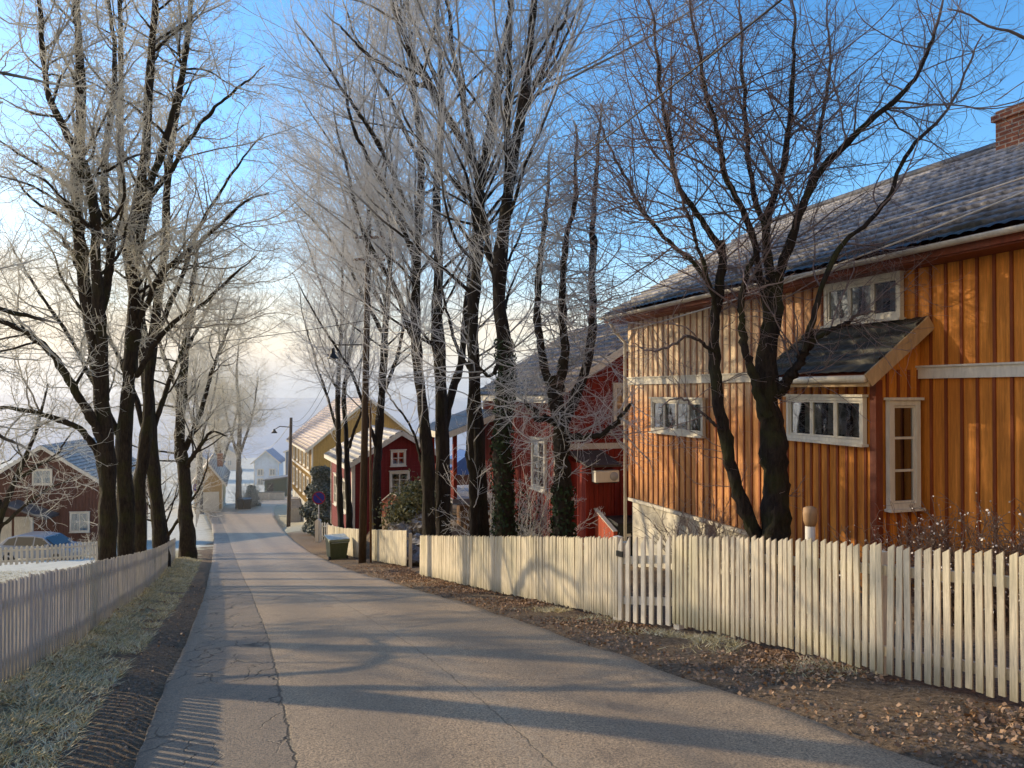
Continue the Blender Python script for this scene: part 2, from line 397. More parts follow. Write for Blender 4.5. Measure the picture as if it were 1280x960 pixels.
skyc=w.mix(1.,skyc,(.95,1.0,1.02,1),'MULTIPLY')
cloud_fill=w.mix(w.math('MULTIPLY',w.ramp(back,[(.05,0),(.5,1)]),1.),cloud_fill,(12.0,9.4,6.2,1))  # rear haze tinted warm, added to warm the shaded sides
wc=w.mix(m1,skyc,cloud_fill)
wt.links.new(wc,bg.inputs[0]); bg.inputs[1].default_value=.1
ld=bpy.data.lights.new('sun','SUN'); ld.energy=5.0; ld.angle=R(.5); ld.color=(1.0,.80,.52)
lo=bpy.data.objects.new('sun',ld); COL.objects.link(lo); lo.rotation_euler=(-sd).to_track_quat('-Z','Y').to_euler(); lo.location=(-20,20,30)
cd=bpy.data.cameras.new('camera'); cd.sensor_width=36; cd.lens=36*F/1280; cd.clip_end=20000; cd.clip_start=.05
co=bpy.data.objects.new('camera',cd); COL.objects.link(co); co.location=(0,0,EYE); co.rotation_euler=(R(90)+math.atan(10/F),0,0)
SC.camera=co
SC.view_settings.view_transform='Standard'; SC.view_settings.look='None'; SC.view_settings.exposure=0
SC.cycles.max_bounces=6; SC.cycles.transparent_max_bounces=12; SC.cycles.use_denoising=True

# ------------------------------------------------------------------ ground and road
def axis(segs):
    out=[]
    for a,b,st in segs: out+=list(np.arange(a,b,st))
    return np.array(sorted(set(np.round(out,4))))
gx=np.concatenate([-np.geomspace(5000,46,26),axis([(-45,-14,1.),(-14,9,.16),(9,40,1.)]),np.geomspace(41,5000,26)])
gy=np.concatenate([-np.geomspace(400,12,8),axis([(-10,1,.8),(1,22,.16),(22,46,.4),(46,120,2.)]),np.geomspace(121,6000,34)])
XX,YY=np.meshgrid(gx,gy); ZZ=gz(XX,YY)
nx,ny=len(gx),len(gy)
idx=np.arange(nx*ny).reshape(ny,nx)
ff=np.stack([idx[:-1,:-1],idx[:-1,1:],idx[1:,1:],idx[1:,:-1]],-1).reshape(-1)
dl=xl(YY)-XX; dr=XX-xr(YY); dfl=xfl(YY)-XX; dfr=XX-xfr(YY)
wv=.25*wob(XX,YY,.8,1.)
dirt=np.where(dl>-.5,ss(.85,.42,dl+wv),0)+np.where(dr>-.5,1.,0)*ss(4.0,2.0,dfr)
dirt=np.maximum(dirt,np.where(dr>0,ss(34,30,YY)*1.,0)*ss(9,6,dfr))
dirt=np.clip(dirt,0,1)*ss(60,45,YY)
frost=np.where(dl>0,ss(.2,2.2,dfl)*.95+.22,.18)+ss(22,40,YY)*.38
gr=NT('garden_ground'); v=gr.coord()
at=gr.attr('gmix').outputs['Vector']; s3=gr.n('ShaderNodeSeparateXYZ',{0:at})
nA=gr.noise(v,2.5,6,.65); nB=gr.noise(v,24,7,.75); nC=gr.noise(v,90,4,.7); nD=gr.noise(v,.5,4)
grass=gr.mix(gr.ramp(nB,[(.35,0),(.65,1)]),(.13,.11,.04),(.56,.46,.22))
fr=gr.math('MULTIPLY',s3.outputs[1],gr.ramp(gr.math('ADD',gr.math('MULTIPLY',nB,.6),gr.math('MULTIPLY',nA,.4)),[(.36,.25),(.58,1)]),clamp=True)
grass=gr.mix(fr,grass,(.70,.68,.58))
di=gr.mix(gr.ramp(nB,[(.34,0),(.66,1)]),(.06,.042,.028),(.38,.27,.17))
di=gr.mix(gr.ramp(nC,[(.54,0),(.68,.8)]),di,(.46,.37,.27))
msk=gr.math('MULTIPLY_ADD',gr.math('SUBTRACT',nA,.5),1.4,s3.outputs[0])
msk=gr.ramp(gr.math('ADD',msk,gr.math('MULTIPLY',gr.math('SUBTRACT',nB,.5),.8)),[(.38,0),(.62,1)])
gr.base(gr.mix(msk,grass,di),.92,.2)
gr.bump(gr.math('ADD',nB,gr.math('MULTIPLY',nC,.4)),1.,.05)
gnd=mesh_np('ground',np.stack([XX,YY,ZZ],-1).reshape(-1,3),ff,4,gr.mat,smooth=True,
  attrs={'gmix':np.stack([dirt,frost,0*dirt],-1).reshape(-1,3)})
tag(gnd,kind='structure')

def road():
    ys=np.concatenate([np.arange(-8,24,.2),np.arange(24,60,.5),np.arange(60,118,1.5)])
    K=28; us=np.linspace(0,1,K)
    L=xl(ys);Rr=xr(ys)
    jl=.035*np.array([mnoise.noise(Vector((y*1.7,3.1,0)))+.6*mnoise.noise(Vector((y*6,9.1,0))) for y in ys])
    jr=.07*np.array([mnoise.noise(Vector((y*1.3,7.1,0)))+.6*mnoise.noise(Vector((y*5,1.1,0))) for y in ys])
    X=(L+jl)[:,None]*(1-us)+(Rr+jr)[:,None]*us; Y=ys[:,None]+0*us
    Z=base_z(X,Y)+.006*wob(X,Y,1.6,.4)+.015*np.sin(us*math.pi)
    lat=X-L[:,None]
    # skirts
    X=np.concatenate([X[:,:1]-.05,X,X[:,-1:]+.05],1);Y=np.concatenate([Y[:,:1],Y,Y[:,-1:]],1);Z=np.concatenate([Z[:,:1]-.09,Z,Z[:,-1:]-.09],1);lat=np.concatenate([lat[:,:1],lat,lat[:,-1:]],1)
    n0,k0=X.shape; idx=np.arange(n0*k0).reshape(n0,k0)
    f=np.stack([idx[:-1,:-1],idx[:-1,1:],idx[1:,1:],idx[1:,:-1]],-1).reshape(-1)
    t=NT('old_asphalt'); v=t.coord(); a=t.attr('lat').outputs['Fac']
    fine=t.noise(v,75,4,.85); mid=t.noise(v,28,5,.7); big=t.noise(v,1.1,5); lo_=t.noise(t.scale(v,(1,.4,1)),.8,4)
    col=t.mix(t.ramp(fine,[(.38,0),(.60,1)]),(.090,.068,.047),(.68,.485,.295))
    col=t.mix(t.math('MULTIPLY',t.ramp(big,[(.35,0),(.7,1)]),.35),col,(.20,.155,.11))
    patch=t.ramp(t.math('ADD',t.math('MULTIPLY',t.math('SUBTRACT',mid,.5),.02),t.math('SUBTRACT',a,.37)),[(.495,1),(.505,0)])
    col=t.mix(t.math('MULTIPLY',patch,.5),col,(.10,.092,.085))
    nwob=t.math('MULTIPLY',t.math('SUBTRACT',t.noise(v,.9,4),.5),.5)
    def track(c,w_): return t.ramp(t.math('ABSOLUTE',t.math('ADD',t.math('SUBTRACT',a,c),nwob)),[(w_*.3,1),(w_,0)])
    trk=t.math('MAXIMUM',track(1.45,.42),track(2.95,.42))
    col=t.mix(t.math('MULTIPLY',trk,.32),col,(.17,.135,.10))
    col=t.mix(t.math('MULTIPLY',t.math('MULTIPLY',track(2.2,.3),t.ramp(mid,[(.4,0),(.6,1)])),.35),col,(.46,.38,.28))
    stn=t.noise(t.scale(v,(1,.6,1)),2.7,6,.7,.6); col=t.mix(t.math('MULTIPLY',t.ramp(stn,[(.56,0),(.70,1)]),.45),col,(.10,.08,.065))
    dv=t.n('ShaderNodeTexNoise',{'Vector':v,'Scale':3.5,'Detail':4}).outputs[1]
    wv_=t.n('ShaderNodeVectorMath',{0:v,1:t.n('ShaderNodeVectorMath',{0:dv,1:(.45,.45,0)},operation='MULTIPLY').outputs[0]},operation='ADD').outputs[0]
    vo=t.n('ShaderNodeTexVoronoi',{'Vector':t.scale(wv_,(1,.55,0)),'Scale':3.6},feature='DISTANCE_TO_EDGE').outputs[0]
    ck=t.ramp(vo,[(.006,1),(.03,0)])
    cm=t.math('MULTIPLY',ck,t.math('MULTIPLY',patch,t.ramp(big,[(.42,0),(.55,1)])))
    vo2=t.n('ShaderNodeTexVoronoi',{'Vector':t.scale(wv_,(.6,.35,0)),'Scale':1.4},feature='DISTANCE_TO_EDGE').outputs[0]
    cm=t.math('MAXIMUM',cm,t.math('MULTIPLY',t.ramp(vo2,[(.002,.8),(.008,0)]),t.ramp(lo_,[(.62,0),(.66,.6)])))
    def seam(c,w_,amp,st):
        d=t.math('ABSOLUTE',t.math('ADD',t.math('SUBTRACT',a,c),t.math('MULTIPLY',t.math('SUBTRACT',t.noise(v,5,5,.7),.5),amp)))
        return t.math('MULTIPLY',t.ramp(d,[(w_*.4,1),(w_,0)]),st)
    cm=t.math('MAXIMUM',cm,seam(.87,.010,.13,.7)); cm=t.math('MAXIMUM',cm,t.math('MULTIPLY',seam(2.2,.008,.1,.4),t.ramp(mid,[(.4,0),(.5,1)])))
    col=t.mix(cm,col,(.02,.018,.016))
    ed=t.math('MULTIPLY',t.ramp(a,[(0,1),(.10,0)]),t.ramp(mid,[(.4,0),(.6,1)])); col=t.mix(ed,col,(.12,.10,.075))
    t.base(col,.58,.45)
    h=t.math('SUBTRACT',t.math('ADD',t.math('MULTIPLY',fine,.6),t.math('MULTIPLY',mid,.25)),t.math('MULTIPLY',cm,1.5))
    t.bump(h,1.,.016)
    o=mesh_np('road',np.stack([X,Y,Z],-1).reshape(-1,3),f,4,t.mat,smooth=True,attrs={'lat':lat.reshape(-1)})
    tag(o,kind='structure')
road()

def hills():
    t=NT('misty_hills'); v=t.coord(); n=t.noise(v,.006,6); t.base(t.mix(t.ramp(n,[(.4,0),(.6,1)]),(.46,.51,.58),(.56,.59,.63)),1.,0.)  # fog over the hills is put into this pale blue-grey colour
    vs=[];fs=[];n_=120;K=7
    for i in range(n_):
        a=R(-80+160*i/(n_-1))
        for j in range(K):
            f=j/(K-2); d=240+1100*f**1.5; h=-27+20*f+ (9*f)*(mnoise.noise(Vector((i*.08,j*.2,0)))+.5*mnoise.noise(Vector((i*.3,j*.5,4))))
            if j==K-1: d,h=2600,-60
            vs.append((math.sin(a)*d,math.cos(a)*d,h))
        if i:
            for j in range(K-1): k=i*K+j; fs.append((k-K,k,k+1,k-K+1))
    o=MB().add(vs,fs,smooth=True).build('hills',t.mat); tag(o,kind='structure')
hills()

# ------------------------------------------------------------------ trees
def tubes(Pp,Rr,sides):
    """Pp (N,S,3), Rr (N,S) -> verts, quads"""
    N,S,_=Pp.shape
    T=np.gradient(Pp,axis=1); T/=np.linalg.norm(T,axis=2,keepdims=True)+1e-9
    ref=np.where(np.abs(T[:,:1,2:3])<.8,np.array([[[0,0,1.]]]),np.array([[[1.,0,0]]]))
    A=np.cross(T,np.broadcast_to(ref,T.shape)); A/=np.linalg.norm(A,axis=2,keepdims=True)+1e-9
    B=np.cross(T,A)
    th=np.arange(sides)*2*np.pi/sides
    V=Pp[:,:,None,:]+Rr[:,:,None,None]*(A[:,:,None,:]*np.cos(th)[None,None,:,None]+B[:,:,None,:]*np.sin(th)[None,None,:,None])
    i=np.arange(N*S*sides).reshape(N,S,sides); j=np.roll(i,-1,axis=2)
    Fq=np.stack([i[:,:-1],j[:,:-1],j[:,1:],i[:,1:]],-1).reshape(-1)
    return V.reshape(-1,3),Fq,np.repeat(Rr.reshape(-1),sides)
def resample(pts,n):
    pts=np.asarray(pts,float)
    # catmull-rom
    q=np.vstack([2*pts[0]-pts[1],pts,2*pts[-1]-pts[-2]]); out=[]
    for i in range(1,len(q)-2):
        for t in np.linspace(0,1,8,endpoint=False):
            p0,p1,p2,p3=q[i-1:i+3]
            out.append(.5*((2*p1)+(-p0+p2)*t+(2*p0-5*p1+4*p2-p3)*t*t+(-p0+3*p1-3*p2+p3)*t**3))
    out.append(pts[-1]); out=np.array(out)
    d=np.r_[0,np.cumsum(np.linalg.norm(np.diff(out,axis=0),axis=1))]
    s=np.linspace(0,d[-1],n)
    return np.stack([np.interp(s,d,out[:,k]) for k in range(3)],-1)
def spawn(Pp,Rr,dens,lmin,lmax,amin,amax,segs,up,wig,rfac,rmax,rend,tmin=.15,tmax=1.,taper=.55,rg=None,flat=0.,cap=None):
    N,S,_=Pp.shape
    L=np.linalg.norm(np.diff(Pp,axis=1),axis=2).sum(1)
    cnt=rg.poisson(np.maximum(dens*L*(tmax-tmin),.0))
    if cap is not None: cnt=np.minimum(cnt,cap)
    ii=np.repeat(np.arange(N),cnt); n=len(ii)
    if n==0: return np.zeros((0,segs+1,3)),np.zeros((0,segs+1))
    t=tmin+(tmax-tmin)*rg.random(n)
    x=t*(S-1); k=np.minimum(x.astype(int),S-2); f=(x-k)[:,None]
    p=Pp[ii,k]*(1-f)+Pp[ii,k+1]*f; tan=Pp[ii,k+1]-Pp[ii,k]; tan/=np.linalg.norm(tan,axis=1,keepdims=True)+1e-9
    r=Rr[ii,k]*(1-f[:,0])+Rr[ii,k+1]*f[:,0]
    rv=rg.normal(size=(n,3)); rv[:,2]*=(1-flat)
    pe=rv-(rv*tan).sum(1,keepdims=True)*tan; pe/=np.linalg.norm(pe,axis=1,keepdims=True)+1e-9
    a=np.radians(rg.uniform(amin,amax,n))[:,None]
    d=tan*np.cos(a)+pe*np.sin(a)
    ln=rg.uniform(lmin,lmax,n)*(1-taper*t)*np.minimum(1,.35+r/ (rmax*.8+1e-9))
    step=(ln/segs)[:,None]
    out=np.zeros((n,segs+1,3)); out[:,0]=p
    for s in range(segs):
        d=d+wig*rg.normal(size=(n,3))+np.array([0,0,up]); d/=np.linalg.norm(d,axis=1,keepdims=True)+1e-9
        out[:,s+1]=out[:,s]+d*step
    r0=np.minimum(r*rfac,rmax)[:,None]; re=np.minimum(rend,r0*.8)
    tt=np.linspace(0,1,segs+1)[None]
    return out,r0*(1-tt)+re*tt
SPEC={
 'maple':dict(l1=(2.6,1.7,4.8,38,76,11,.05,.15,.42,.042,.009),l2=(6.2,.7,2.3,35,70,9,.05,.2,.42,.013,.006),l3=(9.5,.25,.85,35,75,5,.04,.26,.5,.0082,.0064),l4=(14.,.06,.22,35,85,1,.1,.3,.6,.0084,.0074)),
 'linden':dict(l1=(2.4,2.6,6.4,32,64,13,.05,.085,.42,.036,.0075),l2=(4.7,.9,2.7,25,54,9,.045,.12,.4,.011,.0055),l3=(6.0,.35,1.1,22,55,5,.04,.16,.45,.0074,.0054),l4=(6.5,.14,.40,25,60,1,.05,.18,.5,.0062,.0052)),
 'rowan':dict(l1=(6.5,.8,2.9,32,78,10,.04,.13,.42,.013,.0040),l2=(7.5,.35,1.3,32,75,7,.02,.20,.42,.0056,.0030),l3=(9.,.12,.52,30,80,4,.0,.26,.5,.0036,.0028),l4=None),
 'pollard':dict(l1=(15,.6,2.0,35,110,8,.01,.24,.4,.014,.0045),l2=(10,.35,1.1,30,85,5,.01,.26,.4,.007,.0042),l3=(8,.12,.45,30,80,3,.01,.26,.5,.0048,.0040),l4=None),
}
TW={'linden':.78,'maple':.84,'rowan':.78}
def make_tree(name,label,stems,spec,mat,seed,group=None,fr=1.,dens=1.,tmin=.3,lscale=1.,cat='tree',thin=1.,low=None):
    """stems: list of (pts, r0, r1, tmin) in world space"""
    rg=np.random.default_rng(seed); sp_=SPEC[spec]
    base=np.array(stems[0][0][0]); base=np.array([base[0],base[1],onz(base[0],base[1])])
    root=empty(name,base,0,label,cat,group)
    N0=44
    PP=[];RR=[]
    l1P=[];l1R=[]
    for st in stems:
        pts,r0,r1=st[:3]; tm=st[3] if len(st)>3 else tmin
        pts=np.asarray(pts,float)
        q=resample(pts,N0)
        nz=np.cumsum(rg.normal(size=(N0,3)),axis=0)*(.0055 if r0>.15 else .012); nz-=np.linspace(0,1,N0)[:,None]*nz[-1]
        q=q+nz
        r0=r0*TW.get(spec,1.); r1=r1*TW.get(spec,1.)
        tt=np.linspace(0,1,N0); r=r0*(1-tt)**.8+r1*tt
        r=r*(1+.06*np.sin(tt*31+seed)+.05*rg.normal(size=N0))
        if len(PP)==0 or (len(st)>4): r=r*(1+.28*np.exp(-tt*18))
        PP.append(q);RR.append(r)
        a=sp_['l1']
        c,cr=spawn(q[None],r[None],a[0]*dens,a[1]*lscale,a[2]*lscale,a[3],a[4],a[5],a[6],a[7],a[8],a[9],a[10],tmin=tm,rg=rg,taper=.45)
        l1P.append(c);l1R.append(cr)
    Pp=np.stack(PP)-base; Rr=np.stack(RR)
    V,Fq,rr=tubes(Pp,Rr,14)
    ctr=np.repeat(Pp.reshape(-1,3),14,axis=0); V=ctr+(V-ctr)*(1+.10*rg.normal(size=(len(V),1))*(rr[:,None]>.05))
    L1=np.concatenate(l1P)-base; R1=np.concatenate(l1R)
    V1,F1,rr1=tubes(L1,R1,6)
    frf=lambda r: np.clip(1.35-(r-.004)/.014,0,1)*fr
    # bark relief on the trunk
    mesh_np('trunk',np.vstack([V,V1]),np.r_[Fq,F1+len(V)],4,mat,root,True,{'frost':np.r_[frf(rr),frf(rr1)]})
    parP,parR=L1,R1; vs=[];fs=[];rs=[];off=0
    # direct twigs on leaders as well
    for lv in ('l2','l3','l4'):
        a=sp_[lv]
        if a is None: break
        sc=dens*(thin if lv=='l4' else 1)
        c,cr=spawn(parP,parR,a[0]*sc,a[1]*lscale,a[2]*lscale,a[3],a[4],a[5],a[6],a[7],a[8],a[9],a[10],tmin=.12,rg=rg)
        if lv=='l2':
            c2,cr2=spawn(Pp,Rr,a[0]*.5*dens,a[1]*lscale,a[2]*lscale,a[3]+15,a[4]+15,a[5],a[6],a[7],a[8],a[9],a[10],tmin=max(tmin,.2),rg=rg,taper=.2)
            c=np.concatenate([c,c2]);cr=np.concatenate([cr,cr2])
        if lv=='l3':
            b=sp_['l3']
            c2,cr2=spawn(L1,R1,b[0]*.35*dens,b[1]*lscale,b[2]*lscale,b[3],b[4],b[5],b[6],b[7],b[8],b[9],b[10],tmin=.2,rg=rg,taper=.2)
            c=np.concatenate([c,c2]);cr=np.concatenate([cr,cr2])
        v_,f_,r_=tubes(c,cr,4 if lv=='l2' else 3)
        vs.append(v_);fs.append(f_+off);rs.append(r_);off+=len(v_)
        parP,parR=c,cr
    mesh_np('crown',np.vstack(vs),np.concatenate(fs),4,mat,root,True,{'frost':frf(np.concatenate(rs))})
    make_tree.n+=off
    return root,Pp,Rr
make_tree.n=0
def px(pl,Y,dY=None,seed=0):
    """polyline of photo positions at the tree's own distance -> world, with a little depth wander"""
    out=[]
    for i,(a,b) in enumerate(pl):
        y=Y+(0 if dY is None else dY*i/(len(pl)-1))
        out.append(P(a,b,y))
    return out
def foot(pts):
    p=pts[0]; g=onz(p[0],p[1]); pts=[np.array([p[0],p[1],g-.15])]+[q for q in pts[1:] if q[2]>g+.3]; return pts
GL='old maples behind the weathered fence'
make_tree('maple_tree','frosted maple with the thickest dark trunk, leftmost of the row behind the weathered fence',
 [(foot(px([(134,745),(136,600),(128,500),(118,420),(105,350),(95,230),(100,120),(88,-60)],16)),.22,.05,.42),
  (px([(128,500),(125,420),(118,330),(112,230),(60,120),(45,20),(40,-60)],16,-1.),.14,.03,.2),
  (px([(132,560),(100,500),(60,440),(0,400),(-60,380)],16,-1.6),.12,.025,.25),
  (px([(135,590),(105,540),(60,520),(0,510),(-50,520)],16,-.3),.09,.02,.25),
  (px([(118,420),(140,330),(130,220),(138,100),(130,-40)],16,1.2),.12,.03,.2)],
 'maple',M['bark_left'],1,GL,lscale=.85)
make_tree('maple_tree','frosted maple second from the left behind the weathered fence, mossy straight trunk',
 [(foot(px([(160,740),(158,640),(156,560),(160,500),(168,400),(168,300),(182,180),(188,60),(196,-60)],17.5)),.22,.05,.42),
  (px([(168,330),(180,260),(202,190),(232,80),(243,-50)],17.5,.8),.12,.03,.15),
  (px([(158,560),(100,440),(50,360),(10,300)],17.5,.5),.08,.014,.2),(px([(180,260),(230,180),(285,120),(330,80)],17.5,-.6),.08,.014,.2),(px([(168,410),(205,340),(255,300),(300,255),(335,240)],17.5,-1.2),.09,.015,.2),
  (px([(170,470),(200,420),(260,370),(320,320)],17.5,-1.),.08,.014,.2)],
 'maple',M['bark_left'],2,GL,lscale=.85)
make_tree('maple_tree','frosted maple with slim leaning trunk third along the weathered fence',
 [(foot(px([(177,735),(175,640),(174,600),(183,540),(190,430),(205,330),(212,200),(232,60),(240,-60)],20)),.19,.04,.45),
  (px([(190,430),(225,350),(255,270),(300,200),(330,165)],20,1.),.09,.015,.2),
  (px([(183,540),(150,450),(120,400),(80,330)],20,1.),.09,.015,.2)],
 'maple',M['bark_left'],3,GL,dens=.85,lscale=.85)
make_tree('maple_tree','frosted maple with a swollen foot, rightmost of the clump',
 [(foot(px([(204,730),(195,615),(189,540),(180,430),(160,330),(150,200),(150,60),(145,-60)],23)),.24,.04,.45),
  (px([(189,540),(215,470),(240,400),(262,330)],23,1.5),.1,.015,.2)],
 'maple',M['bark_left'],4,GL,dens=.8,lscale=.9)
make_tree('maple_tree','frosted tree standing alone at the far end of the weathered fence by the road',
 [(foot(px([(236,692),(233,640),(231,590),(226,550),(228,490),(234,420),(240,360),(248,300)],29)),.32,.04,.3),
  (px([(231,590),(245,565),(265,540),(285,545)],29,-.5),.12,.02,.2),
  (px([(229,570),(250,520),(270,450),(290,400),(300,370)],29,1.),.12,.02,.2),
  (px([(228,500),(205,440),(190,390),(185,340)],29,1.),.11,.02,.2),
  (px([(232,440),(262,380),(285,330)],29,1.),.09,.02,.2)],
 'maple',M['bark_left'],5,GL,lscale=1.1,dens=.9)
# off to the left of the view, by the near end of the fence
make_tree('maple_tree','frosted maple whose twigs hang into the left edge of the view',
 [([np.array([-8.6,8.4,-1.5]),np.array([-8.5,8.4,1.]),np.array([-8.2,8.5,4.]),np.array([-8.4,8.3,8.]),np.array([-8.1,8.4,12.])],.26,.05,.3),
  ([np.array([-8.4,8.4,2.2]),np.array([-7.4,8.6,4.]),np.array([-6.4,8.9,5.8]),np.array([-5.6,9.2,8.2])],.13,.02,.2),
  ([np.array([-8.45,8.4,1.5]),np.array([-7.6,8.9,2.3]),np.array([-6.8,9.4,2.6]),np.array([-5.9,9.9,2.5])],.09,.015,.25),
  ([np.array([-8.45,8.4,1.2]),np.array([-7.9,9.2,1.7]),np.array([-7.3,9.9,1.4]),np.array([-6.6,10.6,.7])],.07,.012,.25)],
 'maple',M['bark_left'],6,GL,dens=.85,lscale=.8)
for i,(x,y,lab) in enumerate([(-16.,13.6,'frosted garden maple beyond the left edge, nearest the fence corner'),(-17.5,20.,'frosted garden maple beyond the left edge, farther down the slope')]):
    z=onz(x,y)
    make_tree('maple_tree',lab,[([np.array([x,y,z-.2]),np.array([x+.1,y,z+3.]),np.array([x-.1,y+.1,z+6.]),np.array([x+.2,y,z+12.])],.22,.04,.25),([np.array([x+.05,y,z+3.5]),np.array([x+1.4,y-.5,z+6.]),np.array([x+2.4,y-1.,z+9.5])],.12,.02,.2),([np.array([x+.05,y,z+3.2]),np.array([x-1.,y+1.2,z+6.]),np.array([x-1.4,y+2.,z+10.])],.12,.02,.2)],'maple',M['bark_left'],90+i,GL,dens=.62)
make_tree('garden_tree','low spreading garden tree beyond the clump of maples, near the far weathered fence end',
 [(foot(px([(212,700),(208,660),(200,620),(195,570)],33)),.16,.03,.3),(px([(208,672),(230,640),(255,600),(262,560)],33),.09,.015,.2),(px([(208,672),(190,640),(170,600)],33),.09,.015,.2)],
 'maple',M['bark_left'],7,None,lscale=.8,dens=.8)
make_tree('garden_tree','twisted frosted garden tree in front of the red brown house',
 [(foot(px([(-10,705),(0,660),(20,600),(45,540),(60,480)],27)),.16,.03,.25),(px([(0,660),(50,620),(90,600),(112,590)],27,-1),.08,.012,.2),(px([(5,640),(-20,560),(0,500)],27),.1,.015,.2),(px([(20,600),(70,570),(100,530)],27,1),.08,.012,.2)],
 'maple',M['bark_left'],8,None,lscale=.8,dens=.55)
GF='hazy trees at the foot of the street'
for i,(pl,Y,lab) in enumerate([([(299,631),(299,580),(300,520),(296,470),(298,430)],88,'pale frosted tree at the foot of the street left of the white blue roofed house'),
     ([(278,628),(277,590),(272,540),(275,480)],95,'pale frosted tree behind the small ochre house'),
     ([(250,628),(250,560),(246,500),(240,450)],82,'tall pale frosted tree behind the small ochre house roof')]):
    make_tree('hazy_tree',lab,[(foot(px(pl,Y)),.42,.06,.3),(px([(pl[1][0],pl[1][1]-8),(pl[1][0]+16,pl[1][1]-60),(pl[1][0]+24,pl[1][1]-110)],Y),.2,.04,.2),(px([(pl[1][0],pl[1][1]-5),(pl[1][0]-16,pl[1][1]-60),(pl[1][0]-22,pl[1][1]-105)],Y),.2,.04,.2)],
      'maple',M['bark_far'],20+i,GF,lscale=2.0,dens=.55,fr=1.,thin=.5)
GR='tall lindens behind the white fence'
make_tree('linden_tree','slim two stemmed linden farthest down the street in front of the small red house',
 [(foot(px([(428,700),(426,640),(424,560),(423,480),(427,400),(428,330),(432,260)],31)),.17,.03,.45),
  (foot(px([(438,700),(436,640),(434,560),(430,490),(440,420),(446,350),(455,280)],31.5)),.17,.03,.45,1),
  (px([(424,540),(405,480),(385,420),(372,350)],31,1),.08,.012,.2),(px([(427,420),(400,350),(375,290),(362,250)],31,-1),.07,.012,.2),(px([(436,560),(455,500),(470,440)],31,-1),.08,.012,.2)],
 'linden',M['bark_mid'],31,GR,lscale=1.15)
make_tree('linden_tree','single stemmed dark linden just right of the large utility pole',
 [(foot(px([(472,705),(470,640),(472,560),(477,480),(482,400),(487,330),(492,240),(500,140)],27)),.22,.03,.45),
  (px([(476,500),(500,430),(512,350),(518,280)],27,1),.1,.015,.15),(px([(472,560),(440,470),(400,400),(365,340)],27,-2),.09,.014,.15),(px([(480,420),(440,340),(395,280),(355,240)],27,-1),.09,.014,.15),(px([(487,330),(450,230),(410,170),(370,110)],27,-1),.08,.014,.15),(px([(484,400),(455,330),(430,250),(412,180)],27,.6),.1,.015,.15),(px([(488,330),(465,250),(450,160)],27),.08,.015,.15)],
 'linden',M['bark_mid'],32,GR,lscale=1.1)
make_tree('linden_tree','linden with a forked trunk at the left end of the long white fence',
 [(foot(px([(538,690),(534,600),(530,540),(520,450),(518,370),(522,280),(525,200),(515,100),(505,-40)],18)),.20,.035,.38),
  (foot(px([(555,690),(553,610),(552,540),(550,460),(546,400),(548,330),(545,250),(552,140),(545,-20)],18.3)),.24,.035,.38,1),
  (px([(553,545),(562,500),(577,440),(582,360),(592,270),(600,180)],18.3,.8),.13,.02,.3),
  (px([(520,430),(490,350),(455,280),(430,200),(415,120)],18,.8),.09,.014,.15),
  (px([(520,330),(480,240),(440,150),(420,60)],18,-.6),.09,.014,.15),(px([(522,280),(470,180),(410,90),(365,20)],18,-1.2),.08,.014,.15),(px([(534,600),(515,540),(490,500),(470,470)],18,-.4),.05,.012,.15),(px([(525,200),(490,120),(450,50),(420,-20)],18,.6),.07,.014,.15)],
 'linden',M['bark_mid'],33,GR,dens=.9)
make_tree('linden_tree','tall linden whose two bare stems fork high above the middle of the white fence',
 [(foot(px([(607,700),(601,620),(597,540),(594,470),(592,400),(597,320),(598,260),(598,215),(572,165),(540,110),(505,40),(480,-50)],14.5)),.17,.05,.45),
  (foot(px([(594,700),(591,620),(590,560),(593,500),(596,440)],14.2)),.11,.06,.9,1),
  (px([(598,225),(612,165),(622,90),(640,0),(648,-60)],14.5,.6),.12,.03,.1),
  (px([(590,190),(575,110),(560,20),(555,-60)],14.5,.6),.08,.02,.1),
  (px([(540,110),(500,90),(450,60),(400,10)],14.5,.6),.06,.012,.1),(px([(594,470),(570,420),(552,350),(545,290)],14.5,.5),.05,.010,.1),(px([(598,260),(560,220),(520,170),(490,110)],14.5,-.9),.06,.012,.1)],
 'linden',M['bark_mid'],34,GR,dens=.9,lscale=.9)
tr35=make_tree('linden_tree','ivy clad linden in front of the shaded red house with porch',
 [(foot(px([(634,700),(630,620),(628,560),(632,500),(632,440),(626,380),(628,320),(640,220),(653,130),(668,0),(672,-60)],13.6)),.23,.04,.42),
  (px([(627,385),(612,310),(603,250),(600,215)],13.6,.9),.1,.06,.5),
  (px([(632,450),(610,470),(590,440),(575,400)],13.6,-.5),.05,.012,.2),
  (px([(640,220),(635,120),(640,30),(632,-50)],13.6,.6),.08,.02,.1),
  (px([(653,130),(690,60),(715,-10)],13.6,-.6),.07,.015,.1)],
 'linden',M['bark_mid'],35,GR,dens=.9,lscale=.9)
tr36=make_tree('pollarded_tree','pollarded ivy trunked tree with a wild mop of twigs beside the heat pump',
 [(foot(px([(704,705),(704,640),(703,590),(702,545),(696,505),(690,470)],12.6)),.17,.10,.6),
  (px([(702,545),(718,500),(735,440),(742,340),(748,230),(755,120)],12.6,.8),.09,.012,.1),
  (px([(698,520),(680,460),(672,380),(680,280),(690,180)],12.6,.6),.08,.012,.1),
  (px([(696,505),(712,440),(712,350),(722,250),(718,150)],12.6,.0),.08,.012,.1),
  (px([(702,545),(725,548),(760,535),(790,505)],12.6,-.6),.06,.02,.1),
  (px([(700,530),(672,520),(655,500)],12.6,-.4),.06,.02,.1)],
 'pollard',M['bark_mid'],36,None,dens=.85,fr=.95)
Y7=10.0
